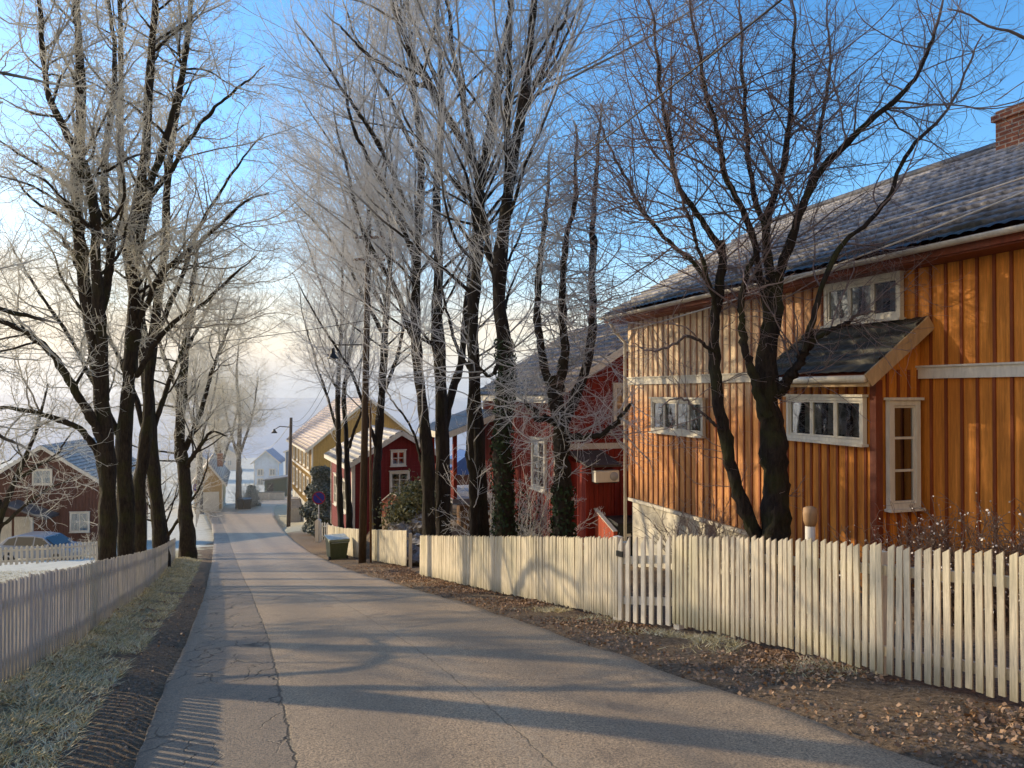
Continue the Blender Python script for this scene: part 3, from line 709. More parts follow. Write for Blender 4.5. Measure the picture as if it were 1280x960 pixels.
make_tree('rowan_tree','dark bare rowan with a leaning second trunk against the orange house wall',
 [(foot(px([(960,735),(968,660),(966,600),(962,540),(958,490),(958,440),(966,390),(972,345)],Y7)),.24,.12,.9),
  (foot(px([(955,735),(950,680),(925,610),(908,550),(898,490),(895,440),(898,390),(902,340),(903,300)],Y7+.1)),.12,.06,.8,1),
  (px([(972,360),(985,320),(1020,220),(1075,160),(1140,100),(1185,-10)],Y7,-.8),.075,.012,.15),
  (px([(966,400),(965,290),(988,200),(997,115),(990,-20)],Y7,.3),.075,.012,.15),
  (px([(962,400),(945,300),(925,250),(900,165),(880,50),(862,-20)],Y7,-.5),.065,.012,.15),
  (px([(965,350),(955,280),(940,190),(932,100),(922,-20)],Y7,.7),.055,.012,.15),
  (px([(903,320),(898,300),(855,225),(835,140),(828,60),(810,-20)],Y7+.1,-.6),.055,.010,.15),
  (px([(898,370),(860,320),(810,270),(775,200),(740,130)],Y7,.6),.045,.010,.15),
  (px([(897,400),(870,330),(845,250),(820,150)],Y7,-1),.04,.010,.15),
  (px([(960,500),(985,470),(1005,440),(1018,420)],Y7,-.4),.10,.05,.4),
  (px([(1005,440),(1040,330),(1070,290),(1110,250),(1135,200),(1190,140),(1232,40)],Y7-.4,-.5),.05,.010,.1),
  (px([(958,520),(940,470),(925,420),(930,350),(950,310)],Y7-.2),.08,.03,.4),
  (px([(975,330),(1010,240),(1030,120),(1035,-10)],Y7,.8),.05,.010,.15),
  (px([(1015,425),(1060,400),(1100,390)],Y7-.4),.04,.008,.1),
  (px([(895,440),(860,420),(820,440),(790,430)],Y7,-.3),.03,.007,.1),
  (px([(906,540),(880,520),(850,500),(822,510)],Y7),.03,.006,.1)],
 'rowan',M['bark_near'],37,None,fr=.9,dens=1.)
# a tree out of view to the right that reaches a bough into the top right corner
make_tree('rowan_tree','slender rowan beyond the right edge, one bough reaching across the top right corner',
 [([np.array([8.2,7.2,-1.0]),np.array([8.1,7.1,2.]),np.array([8.0,7.0,4.6]),np.array([8.1,7.,7.5])],.13,.03,.5),
  ([np.array([8.0,7.0,4.2]),np.array([6.6,7.1,5.0]),np.array([5.2,7.2,4.9]),np.array([4.2,7.3,5.3])],.05,.008,.3)],
 'rowan',M['bark_near'],39,None,fr=.8,dens=.5)

def leaf_cloud(name,centers,nrm,size,mat,parent=None,elong=1.5,up=None):
    n=len(centers); a=rng.normal(size=(n,3)); a/=np.linalg.norm(a,axis=1,keepdims=True)
    if nrm is not None: a=a*.7+nrm; a/=np.linalg.norm(a,axis=1,keepdims=True)
    b=rng.normal(size=(n,3)) if up is None else rng.normal(size=(n,3))*.4+np.array(up)
    b=b-(a*b).sum(1,keepdims=True)*a; b/=np.linalg.norm(b,axis=1,keepdims=True); c=np.cross(a,b)
    s=(size*rng.uniform(.6,1.3,n))[:,None]
    V=np.stack([centers-b*s*elong*.5,centers+c*s*.5+a*s*.15,centers+b*s*elong*.5,centers-c*s*.5+a*s*.1],1).reshape(-1,3)
    return mesh_np(name,V,np.arange(4*n),4,mat,parent)
for (root,Pp,Rr),hi,nn in ((tr35,17,2200),(tr36,22,900)):
    k=rng.integers(0,hi,nn); f=rng.random(nn)[:,None]
    c=Pp[0][k]*(1-f)+Pp[0][k+1]*f; an=rng.random(nn)*2*np.pi; o=np.stack([np.cos(an),np.sin(an),0*an],-1)
    leaf_cloud('ivy',c+o*(Rr[0][k]*rng.uniform(1.0,1.35,nn))[:,None],o,.05,M['ivy'],root)

# ------------------------------------------------------------------ fences
def fz(x,y): return float(base_z(x,y))+(.06 if x<-3.5 and y<40 and x<xl(y) else 0.)
def pathlen(pts):
    pts=np.asarray(pts); d=np.r_[0,np.cumsum(np.linalg.norm(np.diff(pts,axis=0),axis=1))]; return d
def fence(name,label,pts,h,mat,sp=.09,w=.062,gap_top='slant',cat='fence',group=None,side=1,postevery=2.2,rails=(.25,.78),endposts=True,jit=1.,lift=.05,tilt=1.):
    """pts: XY polyline; pickets on the +side (road) face"""
    pts=np.asarray(pts,float); d=pathlen(pts); n=int(d[-1]/sp)
    root=empty(name,(pts[0][0],pts[0][1],fz(*pts[0])),0,label,cat,group)
    O=np.array(root.location)
    vs=[];fs=[];rn=[];hg=[]
    pk=MB()
    def at(s):
        x=np.interp(s,d,pts[:,0]); y=np.interp(s,d,pts[:,1])
        k=min(max(np.searchsorted(d,s)-1,0),len(d)-2); t=(pts[k+1]-pts[k])/np.linalg.norm(pts[k+1]-pts[k])
        return x,y,t
    attr_r=[];attr_h=[]
    for i in range(n+1):
        s=i*sp+random.uniform(-.004,.004)*jit; x,y,t=at(min(s,d[-1])); z=fz(x,y)-O[2]
        nr=np.array([t[1],-t[0]])*side
        hh=h+random.uniform(-.012,.012)*jit; ww=w*random.uniform(.94,1.05); th=.016
        a=random.uniform(-.012,.012)*tilt; b=random.uniform(-.01,.01)*tilt
        off=.0+random.uniform(-.002,.002)
        c=np.array([x-O[0],y-O[1]])+nr*(.045+off)
        slant=.03 if gap_top=='slant' else 0
        zz0=z+lift+random.uniform(-.015,.015)
        ztop=z+hh
        P4=[]
        for (du,zz) in ((-ww/2,zz0),(ww/2,zz0),(ww/2,ztop-(slant if gap_top!='point' else .05)),(0,ztop-(slant/2 if gap_top=='slant' else 0)),(-ww/2,ztop-(.05 if gap_top=='point' else 0))):
            k=(zz-z)/h
            P4.append((c[0]+t[0]*(du+a*k)+nr[0]*b*k,c[1]+t[1]*(du+a*k)+nr[1]*b*k,zz))
        Q4=[(p[0]-nr[0]*th,p[1]-nr[1]*th,p[2]) for p in P4]
        pk.add(P4+Q4,[(0,1,2,3,4),(9,8,7,6,5)]+[(j,j+5,(j+1)%5+5,(j+1)%5) for j in range(5)])
        r_=random.random(); attr_r+=[r_]*10; attr_h+=[max(0,(p[2]-z)/h) for p in P4+Q4]
    o=pk.build('picket_panel',mat,root)
    for nm,vv in (('rnd',attr_r),('hgt',attr_h)):
        A=o.data.attributes.new(nm,'FLOAT','POINT'); A.data.foreach_set('value',vv)
    nseg=max(2,int(d[-1]/.8))
    def attach(o,hv=.6):
        nv=len(o.data.vertices)
        for nm,vv in (('rnd',.4),('hgt',hv)):
            A=o.data.attributes.new(nm,'FLOAT','POINT'); A.data.foreach_set('value',[vv]*nv)
    for rh in rails:
        rb=MB()
        for i in range(nseg):
            x0,y0,_=at(d[-1]*i/nseg); x1,y1,_=at(d[-1]*(i+1)/nseg)
            rb.beam((x0-O[0],y0-O[1],fz(x0,y0)-O[2]+rh*h),(x1-O[0],y1-O[1],fz(x1,y1)-O[2]+rh*h),.036,.07)
        attach(rb.build('rail',mat,root))
    npst=max(1,int(round(d[-1]/postevery)))
    for i in range(npst+1):
        x,y,t=at(d[-1]*i/npst); z=fz(x,y)-O[2]; nr=np.array([t[1],-t[0]])*side
        Mx=FM((x-O[0]-nr[0]*.07,y-O[1]-nr[1]*.07,z),(t[0],t[1],0),(-nr[0],-nr[1],0))
        attach(MB().box(-.045,.045,-.045,.045,-.3,h*.93,Mx).build('post',mat,root,.005))
    return root
def cut(poly,y0,y1):
    ys=np.unique(np.r_[y0,poly[(poly[:,1]>y0)&(poly[:,1]<y1),1],y1]); return np.stack([np.interp(ys,poly[:,1],poly[:,0]),ys],-1)
gA=G0(838,785)[:2]; gB=G0(774,776)[:2]
fxy=lambda p: (xfr(p[1]),p[1])
# picket face looks to the road (left) : direction of travel +Y, left is -X -> side=-1
fence('picket_fence','tall cream picket fence between the garden gate and the right edge',cut(FR,-.5,gA[1]),0.97,M['fence'],sp=.066,w=.043,side=-1,group=None,rails=(.2,.8))
fence('picket_fence','cream picket fence between the garden gate and the gap by the rockery',cut(FR,gB[1],G0(527,720)[1]),0.95,M['fence'],sp=.058,w=.047,side=-1)
yB0=G0(511,709)[1]; yB1=G0(466,701)[1]; 
fence('picket_fence','short close boarded cream fence between the rockery gap and the utility pole',cut(FR,yB0,yB1),1.02,M['fence'],sp=.075,w=.072,side=-1,gap_top='flat',postevery=6)
yC0=G0(450,698)[1]; yC1=G0(411,684)[1]
fence('picket_fence','short cream fence behind the leaning green bin',cut(FR,yC0,yC1),1.02,M['fence'],sp=.075,w=.072,side=-1,gap_top='flat',postevery=6)
fence('picket_fence','weathered grey white picket fence along the left verge',cut(FL,0.,27.5),.81,M['fence_old'],sp=.084,w=.050,side=1,gap_top='slant',lift=.0,tilt=1.)
q0=G0(-90,716)[:2]; q1=G0(60,706)[:2]; q2=G0(124,700)[:2]
fence('picket_fence','far white garden fence in front of the parked car',np.array([q0,q1,q2]),.7,M['white_shade'],sp=.16,w=.09,side=1,gap_top='point',postevery=5)
q=np.array([G0(247,654)[:2],G0(250,640)[:2]]); fence('picket_fence','small distant white fence on the left verge down the street',q,1.3,M['white_shade'],sp=.3,w=.16,side=1,gap_top='flat',postevery=5)
q=np.array([G0(398,676)[:2]+[.2,0],G0(411,676)[:2]]); fence('picket_fence','little white picket gate section beside the white gatepost',q,1.0,M['white_shade'],sp=.2,w=.09,side=-1,gap_top='point',postevery=3)
def gate():
    a=np.array(fxy(gA)); b=np.array(fxy(gB)); t=(b-a)/np.linalg.norm(b-a); L=np.linalg.norm(b-a); z=onz(*((a+b)/2))
    root=empty('garden_gate',(a[0],a[1],z),math.atan2(t[1],t[0]),'narrow white picket gate with wide gaps set in the cream fence','gate')
    dz=onz(*b)-onz(*a)
    pk=MB(); n=7; sh=lambda x:(x/L-.5)*dz
    for i in range(n):
        x=.06+(L-.12)*i/(n-1); w_=.028; s=sh(x); top=.98
        pk.prism([(x-w_,.05+s),(x+w_,.05+s),(x+w_,top-.1+s),(x-w_,top+s)],.03,.052)
    pk.build('pickets',M['white'],root)
    for h_ in (.28,.72): MB().beam((0.02,.0,h_+sh(0)),(L-.02,.0,h_+sh(L)),.045,.08).build('rail',M['white'],root)
    for x in (-.04,L+.04): MB().box(x-.04,x+.04,-.05,.03,-.2,.90,mi=0).build('post',M['white'],root,.006)
    MB().box(L-.12,L-.02,.055,.07,.70,.76).build('latch',M['darkmetal'],root)
gate()
def gatepost(pxx,pyy,h,w_,lab):
    g=G(pxx,pyy); MBx=MB().box(-w_/2,w_/2,-w_/2,w_/2,-.2,h); MBx.prism([(-w_/2-.02,h),(w_/2+.02,h),(0,h+.12)],-w_/2-.02,w_/2+.02)
    o=MBx.build('gatepost',M['white']); o.location=g; tag(o,lab,'gatepost')
gatepost(398,677,1.1,.26,'white wooden gatepost beside the round parking sign')

# ------------------------------------------------------------------ houses
def window(parent,Mf,x0,x1,z0,z1,cols=1,rows=1,cas=.09,name='window',frame=None,curt='sides',head=.03,sill=True,pr=.028):
    """mounted on a face: x along, y outward, z up"""
    fm=frame or M['white']
    m=MB(); c=cas*.8; d0,d1=.002+pr,.07+pr
    m.box(x0-c,x0,d0,d1,z0-c,z1+c,Mf); m.box(x1,x1+c,d0,d1,z0-c,z1+c,Mf)
    m.box(x0,x1,d0,d1,z1,z1+c,Mf); m.box(x0,x1,d0,d1,z0-c,z0,Mf)
    m.box(x0-c-head,x1+c+head,d0,d1+.035,z1+c,z1+c+.035,Mf)
    if sill: m.box(x0-c-head,x1+c+head,d0,d1+.05,z0-c-.035,z0-c,Mf)
    fr=m.build(name,fm,parent)
    s=MB(); st=.032; wd=(x1-x0)/cols
    for i in range(cols):
        a=x0+wd*i; b=a+wd
        s.box(a+.003,a+st,d0+.0,.052+pr,z0+.002,z1-.002,Mf); s.box(b-st,b-.003,d0,.052+pr,z0+.002,z1-.002,Mf)
        s.box(a+st,b-st,d0,.05+pr,z1-st,z1-.003,Mf); s.box(a+st,b-st,d0,.05+pr,z0+.003,z0+st,Mf)
        for k in range(1,rows):
            zz=z0+(z1-z0)*k/rows; s.box(a+st,b-st,d0,.046+pr,zz-.016,zz+.016,Mf)
    s.build('sash',fm,fr)
    bk=MB().box(x0+.01,x1-.01,d0,.008+pr,z0+.01,z1-.01,Mf); bk.build('backing',M['dark'],fr)
    if curt:
        cu=MB()
        for i in range(cols):
            a=x0+wd*i+st; b=a+wd-2*st
            if curt=='full': cu.box(a,b,.012+pr,.018+pr,z0+.05,z1-.05,Mf)
            elif curt=='half': cu.box(a,b,.012+pr,.018+pr,z0+(z1-z0)*.45,z1-.05,Mf)
            else:
                k=(b-a)*.34; cu.box(a,a+k,.012+pr,.018+pr,z0+.05,z1-.05,Mf); cu.box(b-k,b,.012+pr,.018+pr,z0+.05,z1-.05,Mf)
        cu.build('curtain',M['gold'] if curt=='gold' else M['curtain'],fr)
    MB().add([(x0+.02,.032+pr,z0+.02),(x1-.02,.032+pr,z0+.02),(x1-.02,.032+pr,z1-.02),(x0+.02,.032+pr,z1-.02)],[(3,2,1,0)],Mf).build('pane',M['glass'],fr)
    return fr
def boards(mb,Mf,x0,x1,z0,top,sp=.23,bw=.040,bt=.021,mi=1,tight=True):
    """battens over a wall; top = z or function of x"""
    n=max(1,int(round((x1-x0)/sp)))
    for i in range(n+1):
        x=x0+(x1-x0)*i/n; x=min(max(x,x0+bw/2+.002),x1-bw/2-.002)+random.uniform(-.006,.006); zt=top(x) if callable(top) else top
        if zt>z0+.05: mb.box(x-bw/2,x+bw/2,.0015,bt,z0+.004,zt,Mf,mi)
def pantile(u0,u1,v0,v1,eave_z,ridge_z,yo,yr,period=.2,course=.30,amp=.026,mat=None,parent=None,name='roof',flip=1,res=6,lowamt=True):
    """tiled slope: x from u0..u1, from the eave line (y=yo,z=eave_z) to the ridge (y=yr,z=ridge_z)"""
    L=math.hypot(yr-yo,ridge_z-eave_z); nc=max(1,int(round(L/course))); cs=L/nc
    nu=max(2,int((u1-u0)/period*res)); us=np.linspace(u0,u1,nu+1)
    ty=(yr-yo)/L; tz=(ridge_z-eave_z)/L; ny_,nz_=-tz*np.sign(yr-yo),abs(ty)
    rows=[]
    for c in range(nc):
        for k,(s,hh) in enumerate(((0,.045),(.5,.025),(.999,.0))): rows.append(((c+s)*cs,hh,c))
    V=[];lw=[];lp=[]
    for s,hh,c in rows:
        wv=amp*(np.abs(np.sin(us*math.pi/period))**.8)+hh+.004*np.sin(us*7+c*2.3)+.006*math.sin(c*1.9)
        V.append(np.stack([us,yo+ty*s+ny_*wv,eave_z+tz*s+nz_*wv],-1)); lw.append(np.full(len(us),max(0.,1-s/1.0) if lowamt else 0.)); lp.append(np.full(len(us),1. if hh>.04 else (.75 if hh>.01 else 0.)))
    V=np.array(V); n0,k0=V.shape[:2]; idx=np.arange(n0*k0).reshape(n0,k0)
    f=np.stack([idx[:-1,:-1],idx[:-1,1:],idx[1:,1:],idx[1:,:-1]],-1).reshape(-1)
    return mesh_np(name,V.reshape(-1,3),f,4,mat,parent,False,{'low':np.array(lw).reshape(-1),'lip':np.array(lp).reshape(-1)})
TH=R(18.2)
def frame_root(name,px_corner,Y,head,z,label,cat='house'):
    pass
def heading(h): return np.array([-math.sin(h),math.cos(h)]),np.array([math.cos(h),math.sin(h)])

def orange_house():
    u,n=heading(TH); D=8.5; o=n*D
    root=empty('orange_house',(o[0],o[1],-1.0),math.radians(90)+TH,'large orange board and batten house with frosted black tiled roof behind the picket fence','house')
    z0=-1.0   # world z of root
    def Z(z): return z-z0
    U0,U1=.5,16.67; Wd=8.0; ZF=-.95; ZE=3.66; ZB=1.88; ridge=5.90; ov=.5
    F0=FM((0,0,0),(1,0,0),(0,1,0))
    # street wall: y=0 plane, outward +y (street); body extends to y=-Wd
    w=MB(); w.box(U0,U1,-Wd,0,Z(ZF),Z(ZE)); 
    def tri(x): return [(x,-Wd/2,Z(ridge)-.1),(x,0,Z(ZE)),(x,-Wd,Z(ZE))]
    vs=tri(U0)+tri(U1); w.add(vs,[(0,1,2),(3,5,4),(0,3,4,1),(0,2,5,3)])
    boards(w,FM((0,0,0),(1,0,0),(0,1,0)),U0,U1,Z(ZF),Z(ZB)-.10,.23)
    boards(w,FM((0,0,0),(1,0,0),(0,1,0)),U0,U1,Z(ZB)+.07,Z(ZE),.23)
    rf=lambda x:Z(ZE)+(ridge-ZE-.15)*(1-abs(x-Wd/2)/(Wd/2))
    boards(w,FM((U1,0,0),(0,-1,0),(1,0,0)),0,Wd,Z(ZF),rf,.23); boards(w,FM((U0,-Wd,0),(0,1,0),(-1,0,0)),0,Wd,Z(ZF),rf,.23)
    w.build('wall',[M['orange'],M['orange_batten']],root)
    MB().box(U0-.005,U1+.005,.0,.06,Z(ZB)-.10,Z(ZB)+.05).box(U0-.005,U1+.005,.0,.085,Z(ZB)+.05,Z(ZB)+.075).build('belt_board',M['white'],root)
    MB().box(U0-.02,U1+.03,0,.05,Z(ZF)-.08,Z(ZF)-.01).build('drip_board',M['white'],root)
    MB().box(U1-.14,U1+.035,-.14,.034,Z(ZF),Z(ZE)-.02).build('corner_board',M['orange'],root)
    fnd=MB(); fnd.box(U0+.04,U1-.04,-Wd+.04,-.04,Z(-3.6),Z(ZF)-.02); f=fnd.build('foundation',M['found'],root)
    MB().box(13.1,14.0,-.04,-.02,Z(-1.85),Z(-1.4)).build('cellar_window',M['dark'],root)
    # roof
    ze=3.40; sl=(ridge-ze)/(Wd/2+ov)
    pantile(U0-.5,U1+.45,0,0,Z(ze)+.06,Z(ridge)+.06,ov,-Wd/2,mat=M['tiles'],parent=root)
    pantile(U0-.5,U1+.45,0,0,Z(ze)+.06,Z(ridge)+.06,-Wd-ov,-Wd/2,mat=M['tiles'],parent=root,res=3)
    rr=MB(); rr.tube([(U0-.5,-Wd/2,Z(ridge)+.10),(U1+.45,-Wd/2,Z(ridge)+.10)],.09,8); rr.build('ridge_cap',M['tiles'],root)
    sf=MB(); sf.add([(U0-.48,ov-.02,Z(ze)),(U1+.43,ov-.02,Z(ze)),(U1+.43,-Wd/2,Z(ridge)),(U0-.48,-Wd/2,Z(ridge)),(U0-.48,-Wd-ov+.02,Z(ze)),(U1+.43,-Wd-ov+.02,Z(ze))],[(0,1,2,3),(3,2,5,4)])
    sf.box(U0-.48,U1+.43,ov-.06,ov-.02,Z(ze)-.10,Z(ze)-.003)
    sf.box(U0-.48,U1+.43,.03,ov-.062,Z(ze)-.12,Z(ze)-.09)
    sf.build('eaves',M['soffit'],root)
    vg=MB()
    for xx in (U1+.43,U0-.5):
        for ys_,ye in ((ov,-Wd/2),(-Wd-ov,-Wd/2)): vg.beam((xx,ys_,Z(ze)-.02),(xx,ye,Z(ridge)-.02),.03,.2)
    vg.build('barge_board',M['white'],root)
    g=MB(); nn=10
    pr=[(.065*math.cos(a),.065*math.sin(a)) for a in np.linspace(math.pi,2*math.pi,nn)]
    pr2=[(.055*math.cos(a),.055*math.sin(a)) for a in np.linspace(2*math.pi,math.pi,nn)]
    vs=[];poly=pr+pr2
    for x in np.linspace(U0-.5,U1+.45,24): vs+=[(x,ov+.07+a,Z(ze)+.03+b+.006*math.sin(x*1.1)) for a,b in poly]
    m_=len(poly); fs=[(i*m_+k,i*m_+(k+1)%m_,(i+1)*m_+(k+1)%m_,(i+1)*m_+k) for i in range(23) for k in range(m_)]
    fs+=[tuple(range(m_-1,-1,-1)),tuple(23*m_+k for k in range(m_))]
    g.add(vs,fs,smooth=True); g.build('gutter',M['white_shade'],root)
    dp=MB(); dp.tube([(U1+.12,ov+.05,Z(ze)),(U1+.12,.32,Z(ze)-.35),(U1+.10,.08,Z(ze)-.6),(U1+.10,.08,Z(-3.3))],.04,8); dp.build('downpipe',M['white'],root)
    # chimney
    ch=MB(); ch.box(8.85,9.8,-4.4,-3.5,Z(5.2),Z(6.25)); ch.box(8.8,9.85,-4.45,-3.45,Z(6.25),Z(6.36)); ch.box(8.85,9.8,-4.4,-3.5,Z(6.36),Z(6.43)); ch.build('chimney',M['brick'],root)
    # windows on main wall; u coordinate of pixel on plane D
    def up(pxx,DD=D):
        a=(pxx-CX)/F; Y=DD/(a*n[0]+n[1]); X=a*Y; return X*u[0]+Y*u[1]
    FM0=FM((0,0,0),(1,0,0),(0,1,0))
    window(root,FM0,up(881),up(820),Z(.78),Z(1.38),4,1,curt='sides')
    window(root,FM0,up(1128),up(1040),Z(2.70),Z(3.20),3,1,cas=.08,curt='sides')
    # entrance bay
    p=.75; uA=up(1095,D-p); uB=up(976,D-p)
    b=MB(); zb0,zb1=-1.3,1.75
    wallz=2.62; outz=1.72
    b.add([(uA,0,Z(zb0)),(uB,0,Z(zb0)),(uB,p,Z(zb0)),(uA,p,Z(zb0)),(uA,0,Z(wallz-.1)),(uB,0,Z(wallz-.1)),(uB,p,Z(outz+.1)),(uA,p,Z(outz+.1))],[(0,3,2,1),(4,5,6,7),(2,3,7,6),(0,1,5,4),(0,4,7,3),(1,2,6,5)])
    boards(b,FM((0,p,0),(1,0,0),(0,1,0)),uA,uB,Z(zb0),Z(1.75),.17)
    boards(b,FM((uA,0,0),(0,1,0),(-1,0,0)),.02,p,Z(zb0),Z(1.9),.18)
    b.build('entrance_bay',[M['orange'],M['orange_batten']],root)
    MB().box(uA-.03,uA+.08,p-.08,p+.032,Z(zb0),Z(1.76)).build('corner_board',M['soffit'],root)
    wx0=up(1082,D-p); wx1=up(992,D-p)
    window(root,FM((0,p,0),(1,0,0),(0,1,0)),wx0,wx1,Z(.95),Z(1.48),3,1,cas=.065,curt='sides')
    window(root,FM((uA,0,0),(0,1,0),(-1,0,0)),.17,.55,Z(.12),Z(1.42),1,3,cas=.09,curt=None)
    # bay roof
    ob=p+.32; s2=(wallz-outz)/p*.9; zt=2.60; zo=1.82
    r0,r1=uA-.20,uB+.12
    pantile(r0,r1,0,0,Z(zo),Z(zt),ob,.03,course=.25,amp=.018,mat=M['moss_tiles'],parent=root,lowamt=False,res=4)
    br=MB(); br.add([(r0,ob-.01,Z(zo)-.02),(r1,ob-.01,Z(zo)-.02),(r1,.02,Z(zt)-.02),(r0,.02,Z(zt)-.02)],[(0,1,2,3)])
    br.build('eaves',M['soffit'],root)
    bb=MB()
    for xx in (r0-.014,r1+.014): bb.beam((xx,ob+.01,Z(zo)-.07),(xx,.03,Z(zt)-.07),.026,.19)
    bb.box(r0,r1,ob-.03,ob,Z(zo)-.15,Z(zo)-.03); bb.build('barge_board',M['tan_board'],root)
    gg=MB().tube([(r0,ob+.05,Z(zo)-.05),(r1,ob+.05,Z(zo)-.05)],.05,8); gg.build('gutter',M['white'],root)
orange_house()

def vent():
    g=P(1012,690,8.6); z=onz(g[0],g[1])
    root=empty('vent_pipe',(g[0],g[1],z),0,'pale vent pipe with a wooden hood standing in front of the orange house','vent pipe')
    h=1.6-(655-490)/950*8.6-z
    MB().lathe([(.055,-.1),(.055,h)],n=12).build('pipe',M['white_shade'],root)
    MB().lathe([(.055,h-.02),(.075,h+.04),(.08,h+.12),(.075,h+.18),(.04,h+.2)],n=14).build('hood',paint('weathered_hood',(.34,.21,.11),.2,.6),root)
vent()

def gable_house(name,label,corner,head,L,Wd,zg,ze,zr,wallm,roofm,ov=.35,sp=.2,cat='house',trim='white',battens=True,fnd=.5,fmat='found'):
    """corner = near street corner XY; local x along the street (away), y outward to street; body spans y 0..-Wd"""
    root=empty(name,(corner[0],corner[1],zg),math.radians(90)+head,label,cat)
    E=ze-zg; Rg=zr-zg; w=MB()
    w.box(0,L,-Wd,0,fnd,E); T=lambda x:[(x,-Wd/2,Rg-.05),(x,0,E),(x,-Wd,E)]
    w.add(T(0)+T(L),[(0,1,2),(3,5,4),(0,3,4,1),(0,2,5,3)])
    rf=lambda x:E+(Rg-E-.06)*(1-abs(x-Wd/2)/(Wd/2))
    if battens:
        boards(w,FM((0,0,0),(1,0,0),(0,1,0)),0,L,fnd,E,sp,mi=0)
        boards(w,FM((0,-Wd,0),(0,1,0),(-1,0,0)),0,Wd,fnd,rf,sp,mi=0)
    else:
        for z in np.arange(fnd+.15,E,.16): w.box(-.012,L+.012,-Wd-.012,.012,z,z+.012)
        z=E
        while z<Rg-.2:
            hw=(Wd/2)*(1-(z-E)/(Rg-E)); w.box(-.012,0,-Wd/2-hw+.02,-Wd/2+hw-.02,z,z+.012); z+=.16
    w.build('wall',wallm,root)
    MB().box(.03,L-.03,-Wd+.03,-.03,-2.,fnd).build('foundation',M[fmat],root)
    sl=(Rg-E)/(Wd/2); zo=E-sl*ov
    pantile(-ov,L+ov,0,0,zo+.04,Rg+.04,ov,-Wd/2,mat=roofm,parent=root,res=4)
    pantile(-ov,L+ov,0,0,zo+.04,Rg+.04,-Wd-ov,-Wd/2,mat=roofm,parent=root,res=4)
    e=MB(); e.add([(-ov,ov,zo),(L+ov,ov,zo),(L+ov,-Wd/2,Rg),(-ov,-Wd/2,Rg),(-ov,-Wd-ov,zo),(L+ov,-Wd-ov,zo)],[(0,1,2,3),(3,2,5,4)])
    e.build('eaves',M[trim],root)
    b=MB()
    for xx in (-ov-.015,L+ov+.015):
        for a in (ov,-Wd-ov): b.beam((xx,a,zo-.04),(xx,-Wd/2,Rg-.04),.03,.2)
        b.build('barge_board',M[trim],root); b=MB()
    b.box(-ov,L+ov,ov-.0,ov+.03,zo-.14,zo+.04); b.build('fascia',M[trim],root)
    for x,y in ((0,0),(L,0),(0,-Wd)): c=MB().box(x-.034,x+.10 if x==0 else x+.034,y-.10,y+.034,fnd,E-.02); c.build('corner_board',M[trim],root)
    return root
